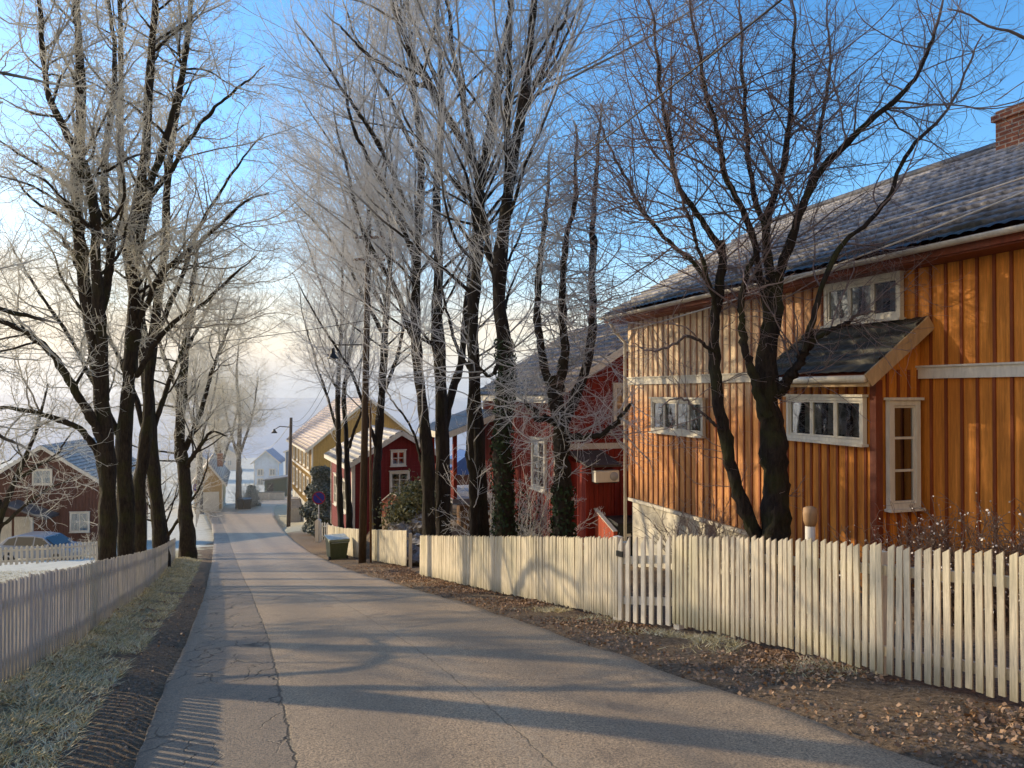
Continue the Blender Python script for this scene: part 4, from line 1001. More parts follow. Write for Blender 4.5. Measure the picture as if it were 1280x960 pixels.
# second red house with porch
def red_house():
    h=TH; u,n=heading(h); D=8.0; a=(697-CX)/F; Y=D/(a*n[0]+n[1]); c=np.array([a*Y,Y])
    zg=-3.0
    root=gable_house('red_house','dark red two storey house with a pillared porch, in shade behind the ivy clad trees',c,h,7.6,7.4,zg,1.65,4.0,M['red'],M['roof_brown'],sp=.18,fnd=.25)
    FS=FM((0,0,0),(1,0,0),(0,1,0)); FG=FM((0,-7.4,0),(0,1,0),(-1,0,0))
    window(root,FS,.9,1.9,1.75,3.1,2,3,cas=.12,curt='half')
    window(root,FS,4.4,5.2,1.75,3.0,2,3,cas=.12,curt='half')
    gx=7.4-(1.55+.9)
    window(root,FG,gx-.15,gx+.65,3.75,4.75,1,2,cas=.11,curt='full')
    MB().box(-.03,-.002,-7.0,-.15,2.95,3.12).build('belt_board',M['white_shade'],root)
    MB().tube([(-.08,.1,4.4),(-.08,.1,.1)],.045,8).build('downpipe',M['white'],root)
    # small annexe with heat pump hood on the gable wall
    an=MB(); an.box(-1.0,0.0,-1.25,-.42,0.1,2.62); boards(an,FM((-1.0,-1.25,0),(0,1,0),(-1,0,0)),0,.83,.1,2.62,.15,mi=0); an.build('annexe',M['red'],root)
    rf=MB(); rf.add([(-1.35,-1.35,2.62),(0,-1.35,2.92),(0,-.3,2.92),(-1.35,-.3,2.62),(-1.35,-1.35,2.56),(0,-1.35,2.86),(0,-.3,2.86),(-1.35,-.3,2.56)],[(0,3,2,1),(4,5,6,7),(0,1,5,4),(2,3,7,6),(0,4,7,3)]); rf.build('annexe_roof',M['roof_brown'],root)
    # lean-to rake on the far right
    rk=MB(); rk.beam((-.25,-2.6,3.5),(-.25,-4.0,2.75),.05,.28); rk.build('lean_to_rake',M['white_shade'],root)
    # bin shelter screen
    sc=MB(); sc.prism([(-2.2,0),(-1.05,0),(-1.05,1.35),(-2.2,.95)],-.75,-.68); sc.box(-2.25,-2.17,-.77,-.66,0,.98); sc.build('bin_screen',M['redlit'],root)
    cp=MB().beam((-2.25,-.715,.98),(-1.02,-.715,1.40),.12,.03); cp.build('screen_cap',M['white_shade'],root)
    # porch at the far street corner
    dk=MB(); dk.box(5.4,9.2,.03,1.75,.75,.90); dk.build('porch_deck',M['deck'],root)
    st=MB()
    for i in range(4): st.box(5.0-.28*i,5.4-.28*i+.0,.2,1.6,-.3,.72-.17*i)
    st.build('porch_steps',M['brownwood'],root)
    for x,y in ((5.5,1.65),(9.1,1.65)):
        m=MB(); m.box(x-.07,x+.07,y-.07,y+.07,.9,3.15); m.build('porch_column',M['red'],root,.01)
    m=MB(); m.box(5.4,9.2,1.62,1.69,1.75,1.83); boards(m,FM((5.4,1.69,0),(1,0,0),(0,1,0)),0,3.8,.9,1.78,.13,mi=0); m.build('porch_railing',M['redlit'],root)
    pr=MB(); pr.add([(5.1,2.1,3.15),(9.5,2.1,3.15),(9.5,.0,3.9),(5.1,.0,3.9)],[(0,1,2,3)]); pr.add([(5.1,2.1,3.21),(9.5,2.1,3.21),(9.5,.0,3.96),(5.1,.0,3.96)],[(0,3,2,1)]); pr.build('porch_roof',M['roof_brown'],root)
    fa=MB(); fa.box(5.08,9.52,2.1,2.14,2.98,3.2); fa.beam((5.07,2.1,3.09),(5.07,.05,3.82),.03,.2); fa.build('porch_fascia',M['white'],root)
    return root
red_house()
# small red house down the street
def small_red():
    h=R(22); c=P(441,0,33)[:2]
    zg=-5.35; root=gable_house('small_red_house','small dark red house with two white gable windows beyond the big utility pole',c,h,5.9,4.2,zg,-1.42,-.16,M['darkred'],M['roof_frost'],battens=False,fnd=.3,ov=.3)
    FG=FM((0,-4.2,0),(0,1,0),(-1,0,0)); cx=4.2-2.0
    window(root,FG,cx-.27,cx+.27,3.75,4.3,2,2,cas=.09,curt='gold')
    window(root,FG,cx-.42,cx+.3,2.5,3.35,2,3,cas=.11,curt='sides')
    FS=FM((0,0,0),(1,0,0),(0,1,0))
    for x in (1.2,3.8): window(root,FS,x,x+.7,1.6,2.9,2,3,cas=.11,curt='sides')
    # garden stair with solid boarded railings towards the street
    r=empty('garden_stair',(0,0,0),0,'sunlit-toned red boarded railing of the outdoor stair in front of the small red house','stair')
    q=[P(478,655,29.5),P(489,650,29.2),P(505,640,28.6),P(527,620,27.6),P(541,612,27.0)]; tp=[626,617,622,600,597]
    vs=[];fs=[]
    for i,(p,ty) in enumerate(zip(q,tp)):
        Yp=p[1]; zt=1.6-(ty-490)/950*Yp; zb=p[2]-.0
        vs+=[(p[0],p[1],zb),(p[0],p[1],zt),(p[0]+.06,p[1]+.04,zt),(p[0]+.06,p[1]+.04,zb)]
        if i: k=4*i; fs+=[(k-4,k,k+1,k-3),(k-1,k-2,k+2,k+3),(k-3,k+1,k+2,k-2),(k-4,k-1,k+3,k)]
    MB().add(vs,fs+[(0,1,2,3)]).build('railing_panel',M['redlit'],r)
    cp=MB()
    for i in range(4):
        a=vs[4*i+1];b=vs[4*i+5]; cp.beam((a[0]+.03,a[1]+.02,a[2]+.02),(b[0]+.03,b[1]+.02,b[2]+.02),.14,.035)
    cp.build('handrail',M['white_shade'],r)
    stp=MB()
    for i in range(9):
        f=i/8; p=q[0]*(1-f)+q[3]*f; stp.box(p[0]+.1,p[0]+1.1,p[1]-.05,p[1]+.3,p[2]-1.2,p[2]-.05+.0)
    stp.build('steps',M['concrete'],r)
small_red()
def yellow():
    h=R(22); c=P(390,0,65)[:2]; zg=-9.3
    root=gable_house('yellow_house','big yellow wooden house with rosy tiled roof and tall white windows beside the street',c,h,15.5,9.6,zg,-2.95,1.05,M['yellow'],M['roof_pink'],fnd=.9,ov=.55,sp=.3)
    FS=FM((0,0,0),(1,0,0),(0,1,0))
    for x in (1.5,4.3,7.1,9.9,12.7):
        for z in (1.7,4.3): window(root,FS,x,x+1.1,z,z+1.55,2,3,cas=.16,curt='sides')
    MB().box(.0,15.5,.0,.05,3.75,3.95).build('belt_board',M['white'],root)
    s=MB()
    for i in range(6): s.box(6.6+.3*i,9.6,.1,1.1,-1.5,.13*i+.1)
    s.build('front_steps',M['concrete'],root)
yellow()
def misc_houses():
    # left red brown house
    h=R(8); c=P(-22,0,47)[:2]
    root=gable_house('brown_red_house','faded brown red house with a frosted gable roof behind the parked car',c,R(8),8,7.2,-8.3,-4.1,-1.75,M['brownred'],M['roof_frost'],ov=.5)
    FG=FM((0,-7.2,0),(0,1,0),(-1,0,0))
    # porch
    p=MB(); 
    for x in (3.6,6.6): p.box(x-.07,x+.07,1.5,1.64,0,2.35,FG)
    p.build('porch_post',M['white_shade'],root)
    q=MB(); q.add([(2.7,1.9,2.2),(5.1,1.9,3.1),(7.5,1.9,2.2),(2.7,0,2.2),(5.1,0,3.1),(7.5,0,2.2),(2.7,1.9,2.32),(5.1,1.9,3.22),(7.5,1.9,2.32),(2.7,0,2.32),(5.1,0,3.22),(7.5,0,2.32)],
        [(0,3,4,1),(1,4,5,2),(6,7,10,9),(7,8,11,10),(0,1,7,6),(1,2,8,7)],FG); q.build('porch_roof',M['roof_frost'],root)
    MB().box(4.4,5.3,.0,.06,.2,2.15,FG).build('door',M['white_shade'],root)
    MB().box(5.45,6.3,.0,.06,.2,2.15,FG).build('door',M['white_shade'],root)
    window(root,FG,1.,2.,1.2,2.3,2,2,cas=.1); window(root,FG,3.2,4.2,4.2,5.0,2,2,cas=.1)
    # small ochre house, left foot of the street
    c=P(243,0,84)[:2]
    r=gable_house('ochre_house','small ochre house with pale garage door at the left foot of the street',c,R(19),14,2.9,-11.7,-8.2,-6.3,M['haze_yellow'],M['roof_frost'],ov=.5,fnd=.3)
    FG=FM((0,-2.9,0),(0,1,0),(-1,0,0)); MB().box(.3,.3+1.9,.0,.05,.1,2.2,FG).build('garage_door',M['white'],r)
    window(r,FG,2.35,2.65,1.2,2.2,1,2,cas=.1)
    MB().box(2.,2.6,-2.9,-2.3,4.8,6.3).build('chimney',M['brick'],r)
    # white house with blue roof
    c=P(318,0,150)[:2]
    r=gable_house('white_house','distant white house with a frosted blue roof at the foot of the street',c,R(8),6.5,4.6,-17.6,-12.0,-10.0,M['pale_blue'],M['roof_blue'],ov=.6,battens=False)
    FS=FM((0,0,0),(1,0,0),(0,1,0)); FG=FM((0,-4.6,0),(0,1,0),(-1,0,0))
    for f,xs in ((FG,(.6,2.9)),):
        for x in xs:
            for z in (.9,2.8): window(r,f,x,x+1.,z,z+1.1,2,1,cas=.12)
    c=P(357,0,128)[:2]
    r=gable_house('navy_house','narrow blue grey building partly hidden behind the yellow house',c,R(5),9,5,-15.5,-8.4,-7.4,M['navy'],M['roof_frost'],ov=.3)
    window(r,FM((0,-5,0),(0,1,0),(-1,0,0)),1.5,2.6,4,5.2,2,2,cas=.12)
    # green shed
    q=P(331,0,112); z=-13.6
    r=empty('green_shed',(q[0],q[1],z),R(4),'dark green shed with a frosted lean roof behind the white wall','shed')
    m=MB(); m.prism([(0,-.3),(3.2,-.3),(3.2,2.55),(0,2.15)],0,3); m.build('wall',M['green'],r)
    m=MB(); m.prism([(-.2,2.13),(3.4,2.58),(3.4,2.75),(-.2,2.3)],-.3,3.3); m.build('roof',M['roof_frost'],r)
    MB().box(.4,1.3,-.05,-.002,-.2,1.8).build('door',M['darkmetal'],r)
    q=P(317,0,104); z=onz(q[0],q[1])
    r=empty('boundary_wall',(q[0],q[1],z),R(2),'low white wall closing the foot of the street','wall')
    MB().box(0,4.2,0,.2,-.6,1.05).build('wall_face',M['white_shade'],r); MB().box(-.05,4.25,-.04,.24,1.05,1.12).build('coping',M['roof_frost'],r)
    for i in range(3): MB().box(i*2.05-.02,i*2.05+.14,-.05,-.002,-.6,1.04).build('pilaster',M['white'],r)
misc_houses()

# more far roofs in the valley
def valley():
    specs=[(262,210,-20,'white_shade','roof_frost','misty white house far below the ochre house',15),(225,160,-18,'white_shade','roof_blue','pale house glimpsed behind the lone frosted maple',10),(500,150,-14,'white_shade','roof_blue','pale house glimpsed between the lindens beyond the small red house',20)]
    for i,(x,Y,zg,wm,rm,lab,hd) in enumerate(specs):
        c=P(x,0,Y)[:2]; r=gable_house('distant_house',lab,c,R(hd),9,7,zg,zg+4.2,zg+6.8,M[wm],M[rm],ov=.5,battens=False)
        FG=FM((0,-7,0),(0,1,0),(-1,0,0))
        for xx in (1.2,4.6): window(r,FG,xx,xx+1.1,1.2,2.6,2,1,cas=.14)
valley()
# blue tarp roofed shed seen past the porch
q=P(556,0,45); r=empty('blue_roof_shed',(q[0],q[1],-5.2),R(14),'low shed with a dark blue roof seen between the lindens','shed')
MB().box(0,3,0,3,-1,2.0).build('wall',M['brownred'],r); MB().prism([(-.3,1.9),(3.3,1.9),(1.5,3.2)],-.2,3.2).build('roof',paint('blue_sheet_roof',(.04,.10,.28),.1,.5),r)

# ------------------------------------------------------------------ street furniture
def big_pole():
    b=G(453,703); top=P(461,262,b[1]); 
    r=empty('utility_pole',b,0,'tall brown wooden utility pole with a lamp arm beside the leaning green bin','utility pole')
    O=Vector(b); T=Vector(top)-O
    MB().tube([(0,0,-.3),tuple(T*.5),tuple(T)],[.125,.105,.08],12).build('pole',M['pole'],r)
    s=P(464,690,b[1]+.1)-b; e=P(463,500,b[1]+.1)-b
    MB().tube([(s[0],s[1],-.2),(e[0],e[1],e[2])],.035,8).build('cable_guard',M['brownwood'],r)
    ay=P(455,431,b[1])-b; al=P(417,431,b[1])-b
    MB().tube([tuple(ay),tuple(al)],.022,8).build('lamp_arm',M['darkmetal'],r)
    lamp=MB(); c=P(416,437,b[1])-b
    lamp.lathe([(.05,.05),(.06,0),(.07,-.12),(.10,-.16),(.17,-.27),(.17,-.285),(.02,-.285)],tuple(c),16)
    L=lamp.build('lamp_shade',M['darkmetal'],r)
    MB().lathe([(.03,-.29),(.05,-.31),(.03,-.34)],tuple(c),10).build('bulb',M['cream'],L)
    for k,dz in enumerate((0,.35)):
        MB().box(T[0]-.5+.0,T[0]+.5,T[1]-.04,T[1]+.04,T[2]-.9-dz*2,T[2]-.82-dz*2).build('crossarm',M['brownwood'],r)
    return b,T
pb,pT=big_pole()
def small_pole():
    b=G(361,652.5); top=P(364,522,b[1])
    r=empty('utility_pole',b,0,'thin dark utility pole with a curved lamp arm in front of the yellow house','utility pole')
    T=top-b; MB().tube([(0,0,-.3),tuple(T)],[.17,.12],10).build('pole',M['pole'],r)
    a=P(364,534,b[1])-b; c=P(350,533,b[1])-b; d=P(343,537,b[1])-b
    MB().tube([tuple(a),tuple(c),tuple(d)],.04,8).build('lamp_arm',M['darkmetal'],r)
    MB().lathe([(.08,.05),(.12,-.1),(.28,-.3),(.02,-.3)],tuple(d),14).build('lamp_shade',M['darkmetal'],r)
    return b,T
sb,sT=small_pole()
def sign(pxx,pyy,ycen,rad,lab,Yo=None):
    g=G(pxx,pyy); cz=1.6-(ycen-490)/950*g[1]-g[2]
    r=empty('parking_sign',g,R(8),lab,'traffic sign')
    MB().lathe([(.03,-.2),(.03,cz+rad*.8)],n=10).build('sign_post',M['metal'],r)
    fc=FM((0,-.045,cz),(1,0,0),(0,-1,0)); # disc lies in x-z plane
    def disc(r0,r1,y,m,name):
        n=32; vs=[];fs=[]
        for k in range(n):
            a=2*math.pi*k/n
            vs+=[(r0*math.cos(a),y,cz+r0*math.sin(a)),(r1*math.cos(a),y,cz+r1*math.sin(a)),(r1*math.cos(a),y+.008,cz+r1*math.sin(a)),(r0*math.cos(a),y+.008,cz+r0*math.sin(a))]
        for k in range(n):
            a=4*k;b=4*((k+1)%n); fs+=[(a,b,b+1,a+1),(a+1,b+1,b+2,a+2),(a+3,a+2,b+2,b+3)]
        MB().add(vs,fs).build(name,m,r)
    disc(0.001,rad*.84,-.05,M['sign_blue'],'sign_face'); disc(rad*.84,rad,-.054,M['sign_red'],'sign_rim')
    s=MB(); q=rad*.56; s.beam((-q,-.056,cz+q),(q,-.056,cz-q),.006,rad*.13,up=(1,0,1)); s.build('sign_stripe',M['sign_red'],r)
sign(399,678,622,.33,'round blue and red no parking sign above the white gatepost')
sign(247,640,609,.45,'small faded round no parking sign far down the left side of the street')
def bin_(loc,rz,lab,body,lid,h=1.05,w=.55,d=.6,tilt=0.,group=None,name='wheelie_bin',wheels=True):
    r=empty(name,loc,rz,lab,'bin',group); r.rotation_euler=(tilt,0,rz)
    b=MB(); t_=.82
    b.add([(-w/2*t_,-d/2*t_,.04),(w/2*t_,-d/2*t_,.04),(w/2*t_,d/2*t_,.04),(-w/2*t_,d/2*t_,.04),(-w/2,-d/2,h*.9),(w/2,-d/2,h*.9),(w/2,d/2,h*.9),(-w/2,d/2,h*.9)],[(0,3,2,1),(4,5,6,7),(0,1,5,4),(1,2,6,5),(2,3,7,6),(3,0,4,7)])
    b.box(-w/2-.02,w/2+.02,-d/2-.02,d/2+.02,h*.86,h*.91); b.build('body',body,r,.012)
    l=MB(); l.add([(-w/2-.03,-d/2-.05,h*.915),(w/2+.03,-d/2-.05,h*.915),(w/2+.03,d/2+.03,h*.915),(-w/2-.03,d/2+.03,h*.915),(-w/2-.02,-d/2-.03,h*.95),(w/2+.02,-d/2-.03,h*.95),(w/2+.02,d/2+.03,h*1.02),(-w/2-.02,d/2+.03,h*1.02)],[(0,3,2,1),(4,5,6,7),(0,1,5,4),(1,2,6,5),(2,3,7,6),(3,0,4,7)]); l.build('lid',lid,r,.01)
    if wheels:
        for s in (-1,1):
            Mx=FM((s*(w/2*t_+.0),d/2*t_-.02,.1),(0,0,1),(0,1,0),(s,0,0)); MB().lathe([(.1,0),(.1,.05)],(0,0,0),16,Mx).build('wheel',M['rubber'],r)
    MB().box(-w/2+.05,w/2-.05,d/2+.03,d/2+.06,h*.86,h*.89).build('handle',lid,r)
    return r
g=G(421,698)
bin_((g[0],g[1],g[2]),R(205),'green bin leaning by the roadside in front of the short cream fence',M['binbody'],M['binlid'],h=.8,w=.66,d=.8,tilt=R(-6),name='grit_bin')
u_,n_=heading(TH); a=(697-CX)/F; Yc=8.0/(a*n_[0]+n_[1]); RC=np.array([a*Yc,Yc])
def rl(x,y): p=RC+u_*x-n_*y; return p     # red house local -> world (y outward negative = into house)
for k,(x,y,lid,lab) in enumerate([(-1.75,-1.15,'black','dark wheelie bin with a label nearest the red wooden screen'),(-1.7,-1.85,'black','dark wheelie bin in the middle of three by the red house wall'),(-1.65,-2.55,'bluelid','dark wheelie bin with a blue lid nearest the orange house')]):
    p=rl(x,y); r=bin_((p[0],p[1],onz(*p)),TH+R(0)+R(-0),lab,M['black'],M[lid],h=1.15,w=.58,d=.7,group='wheelie bins by the red house')
    MB().box(-.09,.09,-.34,-.325,.72,.80).build('sticker',M['white'],r)
def heatpump():
    p=rl(-1.03,-.95); r=empty('heat_pump',(p[0],p[1],-3.0+2.16),TH,'cream heat pump unit under the small hood on the red house','heat pump')
    # local x to the right (n), y into the house (u)
    MB().box(-.36,.34,-.28,-.01,-.02,.30).build('casing',M['cream'],r,.015)
    MB().lathe([(.12,0),(.12,.012),(.02,.014)],(0,0,0),24,FM((.18,-.282,.14),(1,0,0),(0,0,1),(0,-1,0))).build('fan_grille',M['metal'],r)
    MB().box(-.3,-.26,-.26,.0,-.06,-.02).box(.24,.28,-.26,.0,-.06,-.02).build('bracket',M['darkmetal'],r)
heatpump()
def pot():
    p=P(657,668,17.2); z=onz(p[0],p[1]); r=empty('plant_pot',(p[0],p[1],z),0,'grey flower pot with a leggy bare shrub beside the red house window','plant pot')
    MB().lathe([(.2,0),(.27,.45),(.3,.46),(.3,.52),(.25,.52),(.24,.46)],n=20).build('pot',M['terracotta'],r)
    st=MB()
    for k in range(16):
        a=random.uniform(0,6.28); l=random.uniform(.5,1.3); q=[(0,0,.45)]
        for s in range(1,6): q.append((math.cos(a)*l*.13*s+random.uniform(-.04,.04),math.sin(a)*l*.1*s,.45+l*.22*s))
        st.tube(q,[.012,.010,.008,.006,.005,.003],5)
    st.build('stems',M['brownwood'],r)
    c=rng.normal(size=(700,3))*[.2,.2,.42]+[0,0,1.0]; leaf_cloud('leaves',c,None,.05,M['ivy'],r)
pot()

# bushes -----------------------------------------------------------
def bush(name,label,c,R_,H,nst,mat,seed,buds=0,fr=1.,cat='shrub',spread=1.,l=(.0,0)):
    rg=np.random.default_rng(seed); z=onz(c[0],c[1]); root=empty(name,(c[0],c[1],z),0,label,cat)
    S=8; th=rg.uniform(0,2*np.pi,nst); rad=R_*np.sqrt(rg.random(nst))
    p=np.zeros((nst,S+1,3)); p[:,0,0]=.45*rad*np.cos(th); p[:,0,1]=.45*rad*np.sin(th)
    d=np.stack([np.cos(th)*.35*spread,np.sin(th)*.35*spread,np.ones(nst)],-1)+rg.normal(size=(nst,3))*.2
    Ls=(H*rg.uniform(.6,1.1,nst)/S)[:,None]
    for s in range(S):
        d=d+rg.normal(size=d.shape)*.16; d/=np.linalg.norm(d,axis=1,keepdims=True); p[:,s+1]=p[:,s]+d*Ls
    r=np.linspace(.009,.0035,S+1)[None]*np.ones((nst,1))
    a,ar=spawn(p,r,7,.2,.6,25,70,5,.03,.22,.8,.006,.003,tmin=.25,rg=rg); b,br=spawn(a,ar,9,.06,.2,30,80,3,0,.25,.9,.0042,.0026,tmin=.1,rg=rg)
    vs=[];fs=[];rs=[];o=0
    for (x,y) in ((p,r),(a,ar),(b,br)):
        v_,f_,r_=tubes(x,y,4 if x is p else 3); vs.append(v_);fs.append(f_+o);rs.append(r_);o+=len(v_)
    mesh_np('branches',np.vstack(vs),np.concatenate(fs),4,mat,root,True,{'frost':np.clip(1.-(np.concatenate(rs)-.002)/.009,0,1)*fr})
    if buds:
        e=b[rg.integers(0,len(b),buds),-1]; leaf_cloud('buds',e,None,.02,M['berry'],root,1.2)
    return root
for i,(pxx,Y,lab) in enumerate([(1135,8.0,'tangled bare shrub under the tall narrow porch window'),(1195,7.6,'bare shrub dotted with pale buds, middle one along the orange wall'),(1262,7.2,'bare shrub dotted with pale buds at the right edge of the view'),(1330,6.9,'bare shrub just beyond the right edge')]):
    p=P(pxx,0,Y)[:2]; bush('bare_shrub',lab,p,.8,1.02+.08*i,46,M['bark_shrub'],60+i,buds=320,fr=.5)
bush('bare_shrub','dense bare shrub against the limewashed foundation of the orange house',P(875,0,14.2)[:2],.9,1.7,34,M['bark_near'],70,fr=1.)
bush('bare_shrub','second bare shrub by the limewashed foundation, nearer the rowan',P(905,0,12.5)[:2],.7,1.3,26,M['bark_near'],71,fr=1.)
bush('bare_shrub','twiggy shrub in front of the shaded red house wall',P(648,0,16.5)[:2],1.,2.6,60,M['bark_mid'],72,fr=1.)
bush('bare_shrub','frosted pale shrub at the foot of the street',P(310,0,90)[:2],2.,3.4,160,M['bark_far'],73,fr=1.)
bush('bare_shrub','tall dry frosted stalks behind the far white garden fence',G0(112,700)[:2]+[0,1.],.9,1.7,26,M['bark_left'],74,fr=1.)
# columnar conifers by the yellow house
def conifer(label,g,h,rad,n,mat=None,size=.16,seed=0,pinch=True):
    rg=np.random.default_rng(seed); root=empty('conifer',(g[0],g[1],onz(g[0],g[1])),0,label,'conifer')
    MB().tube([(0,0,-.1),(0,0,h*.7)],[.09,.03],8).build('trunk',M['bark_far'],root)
    z=rg.random(n); lump=1+.22*np.sin(z*21+seed)
    rr=rad*np.clip(1.15-z,0,1)**.5*np.where(z<.1,z*8+.2,1)*lump; a=rg.random(n)*2*np.pi; rr=rr*np.sqrt(rg.uniform(.35,1.1,n))*(1+.15*np.sin(a*3+z*9))
    c=np.stack([rr*np.cos(a),rr*np.sin(a),z*h],-1); o=np.stack([np.cos(a),np.sin(a),.5+0*a],-1)
    leaf_cloud('crown',c,o,size,mat or M['conifer'],root,1.6)
g=G0(400,662); conifer('rounded dark conifer with frosted tufts between the yellow and the small red house',(P(401,0,48)[0],48),4.2,1.05,9000,size=.17)
conifer('lower dark conifer bush beside the parking sign',(P(407,0,43)[0],43),2.6,.8,5000,seed=3)
conifer('little dark conifer at the foot of the street beside the hazy tree',(P(315,0,92)[0],92),2.4,.8,1500,size=.3,seed=5)
for k,x in enumerate((303,309)):
    p=P(x,0,87); bin_((p[0],p[1],onz(p[0],p[1])),R(10+20*k),['dark bin under the hazy tree at the foot of the street, left one','dark bin under the hazy tree at the foot of the street, right one'][k],M['black'],M['black'],h=1.3,w=.9,d=.9,wheels=False)
# rockery
def rockery():
    r=[]
    for k in range(70):
        f=random.random(); pxx=(513-25*f)+(17+25*f)*random.random(); Yk=21.6+4.0*f
        p=P(pxx,0,Yk); z0=onz(p[0],p[1]); s=random.uniform(.14,.34)
        bm=[];n=0
        import bmesh
        b=bmesh.new(); bmesh.ops.create_icosphere(b,subdivisions=3,radius=s)
        for v in b.verts:
            v.co*=1+.5*mnoise.noise(v.co*1.1/s+Vector((k*3.1,0,0)))+.2*mnoise.noise(v.co*3/s+Vector((k*3.1,5,0))); v.co.z*=.75
        me=bpy.data.meshes.new('rock'); b.to_mesh(me); b.free(); me.materials.append(M['rock'])
        o=bpy.data.objects.new('rock',me); COL.objects.link(o); o.location=(p[0],p[1],z0+.05+1.1*f); o.rotation_euler=(0,0,random.random()*6)
        tag(o,'rough frosted rock of the rockery between the two cream fences','rock','rocks of the rockery')
    for k,(pxx,Y,h) in enumerate([(509,25.2,1.0),(517,24.8,1.15),(526,25,1.35)]):
        p=P(pxx,0,Y); z=onz(p[0],p[1]); root=empty('garden_shrub',(p[0],p[1],z),0,['low golden green shrub on the rockery, nearest the stair railing','golden green shrub in the middle of the rockery','golden green shrub at the right end of the rockery'][k],'shrub')
        c=rng.normal(size=(2600,3))*[.34,.34,.26]+[0,0,h*.95]; leaf_cloud('foliage',c,None,.07,M['juniper'],root,1.8)
        MB().tube([(0,0,-.1),(.05,0,h*.9)],[.05,.02],6).build('stem',M['brownwood'],root)
rockery()

# car ---------------------------------------------------------------
def car():
    p=P(56,0,40.5); z=onz(p[0],p[1]); 
    r=empty('parked_car',(p[0],p[1],z-.1),R(176),'silver blue hatchback parked behind the far white garden fence','car')
    Lc=4.2; w=.88
    low=[(-2.08,.35),(-2.1,.62),(-2.0,.80),(-1.2,.93),(1.75,.98),(2.05,.9),(2.1,.6),(2.05,.35)]
    top=[(-1.15,.93),(-.45,1.42),(.1,1.5),(1.0,1.5),(1.55,1.36),(1.95,.97)]
    def loft(poly,ys):
        vs=[];fs=[];n=len(poly)
        for y,k in ys: vs+=[(x*(1 if abs(y)<.6 else k),y,zz) for x,zz in poly]
        for i in range(len(ys)-1):
            for j in range(n): fs.append((i*n+j,i*n+(j+1)%n,(i+1)*n+(j+1)%n,(i+1)*n+j))
        fs+=[tuple(range(n-1,-1,-1)),tuple((len(ys)-1)*n+j for j in range(n))]
        return vs,fs
    m=MB(); vs,fs=loft(low,[(-w,.97),(-w+.08,1),(w-.08,1),(w,.97)]); m.add(vs,fs)
    # cabin: narrower at roof
    vs=[];fs=[];n=len(top)
    for sgn in (-1,1): vs+=[(x,sgn*(w-.06-(zz-.93)*.32),zz) for x,zz in top]
    fs=[tuple(range(n-1,-1,-1)),tuple(range(n,2*n))]+[(j,(j+1)%n,(j+1)%n+n,j+n) for j in range(n)]
    m.add(vs,fs); m.build('body',M['carbody'],r,.03)
    for sgn in (-1,1):
        g=MB()
        for poly in ([(-.95,.98),(-.42,1.36),(-.02,1.42),(-.02,.99)],[(.05,.99),(.05,1.42),(.95,1.42),(1.0,1.0)],[(1.06,1.0),(1.03,1.41),(1.42,1.32),(1.68,1.02)]):
            v=[(x,sgn*(w-.052-(zz-.93)*.32),zz) for x,zz in poly]; g.add(v,[tuple(range(len(v)))])
        g.build('side_window',M['carglass'],r)
    ws=MB().add([(-1.12,-.7,.98),(-1.12,.7,.98),(-.52,.62,1.40),(-.52,-.62,1.40)],[(0,1,2,3)]); ws.v=[(x-.02,y,zz+.01) for x,y,zz in ws.v]; ws.build('windscreen',M['carglass'],r)
    for x in (-1.3,1.3):
        for sgn in (-1,1):
            Mx=FM((x,sgn*(w-.16),.32),(1,0,0),(0,0,1),(0,sgn,0))
            wh=MB().lathe([(.2,0),(.31,.01),(.32,.03),(.32,.17),(.30,.19),(.2,.19)],(0,0,0),24,Mx).build('wheel',M['rubber'],r)
            MB().lathe([(.02,.185),(.19,.195),(.2,.18)],(0,0,0),16,Mx).build('rim',M['metal'],wh)
    for sgn in (-1,1):
        MB().box(-2.1,-1.98,sgn*.6-.14,sgn*.6+.14,.66,.78).build('headlight',M['cream'],r)
        MB().box(-.85,-.72,sgn*.9-.06,sgn*.9+.1*0+.06,.98,1.1).build('wing_mirror',M['carbody'],r)
car()

# overhead wires -------------------------------------------------------
def wire(a,b,sag,rad,mat,lab):
    a=np.array(a);b=np.array(b); pts=[]
    for t in np.linspace(0,1,28): p=a*(1-t)+b*t; p=p+[0,0,-4*sag*t*(1-t)]; pts.append(tuple(p-a))
    o=MB().tube(pts,rad,6).build('overhead_cable',mat); o.location=a; tag(o,lab,'cable')
Yp=pb[1]
wire(P(461,372,Yp),P(1010,-28,5.0),.25,.008,M['cable'],'thick dark overhead cable sweeping from the pole up to the top edge')
wire(P(462,415,Yp),P(1330,205,7.6),.5,.010,M['palecable'],'upper pale overhead cable passing the chimney toward the orange house')
wire(P(462,432,Yp),P(1340,215,8.0),.95,.012,M['palecable'],'lower pale overhead cable crossing the black tiled roof')
wire(P(461,400,Yp),P(-60,440,30.),.4,.012,M['cable'],'thin cable crossing the street from the tall pole to the maples')
wire(P(461,425,Yp),P(585,428,21),.2,.010,M['palecable'],'short pale cable between the tall pole and the red house porch')
wire(P(461,470,Yp),P(600,522,27),.3,.010,M['palecable'],'short low pale cable from the tall pole to the porch roof')
for k in range(2): wire(P(364,526+4*k,sb[1]),P(462,330+30*k,Yp),1.6,.012,M['cable'],['upper cable linking the two utility poles','lower cable linking the two utility poles'][k])
wire(P(364,528,sb[1]),P(330,560,150),.8,.03,M['palecable'],'pale cable running from the thin pole down into the valley')

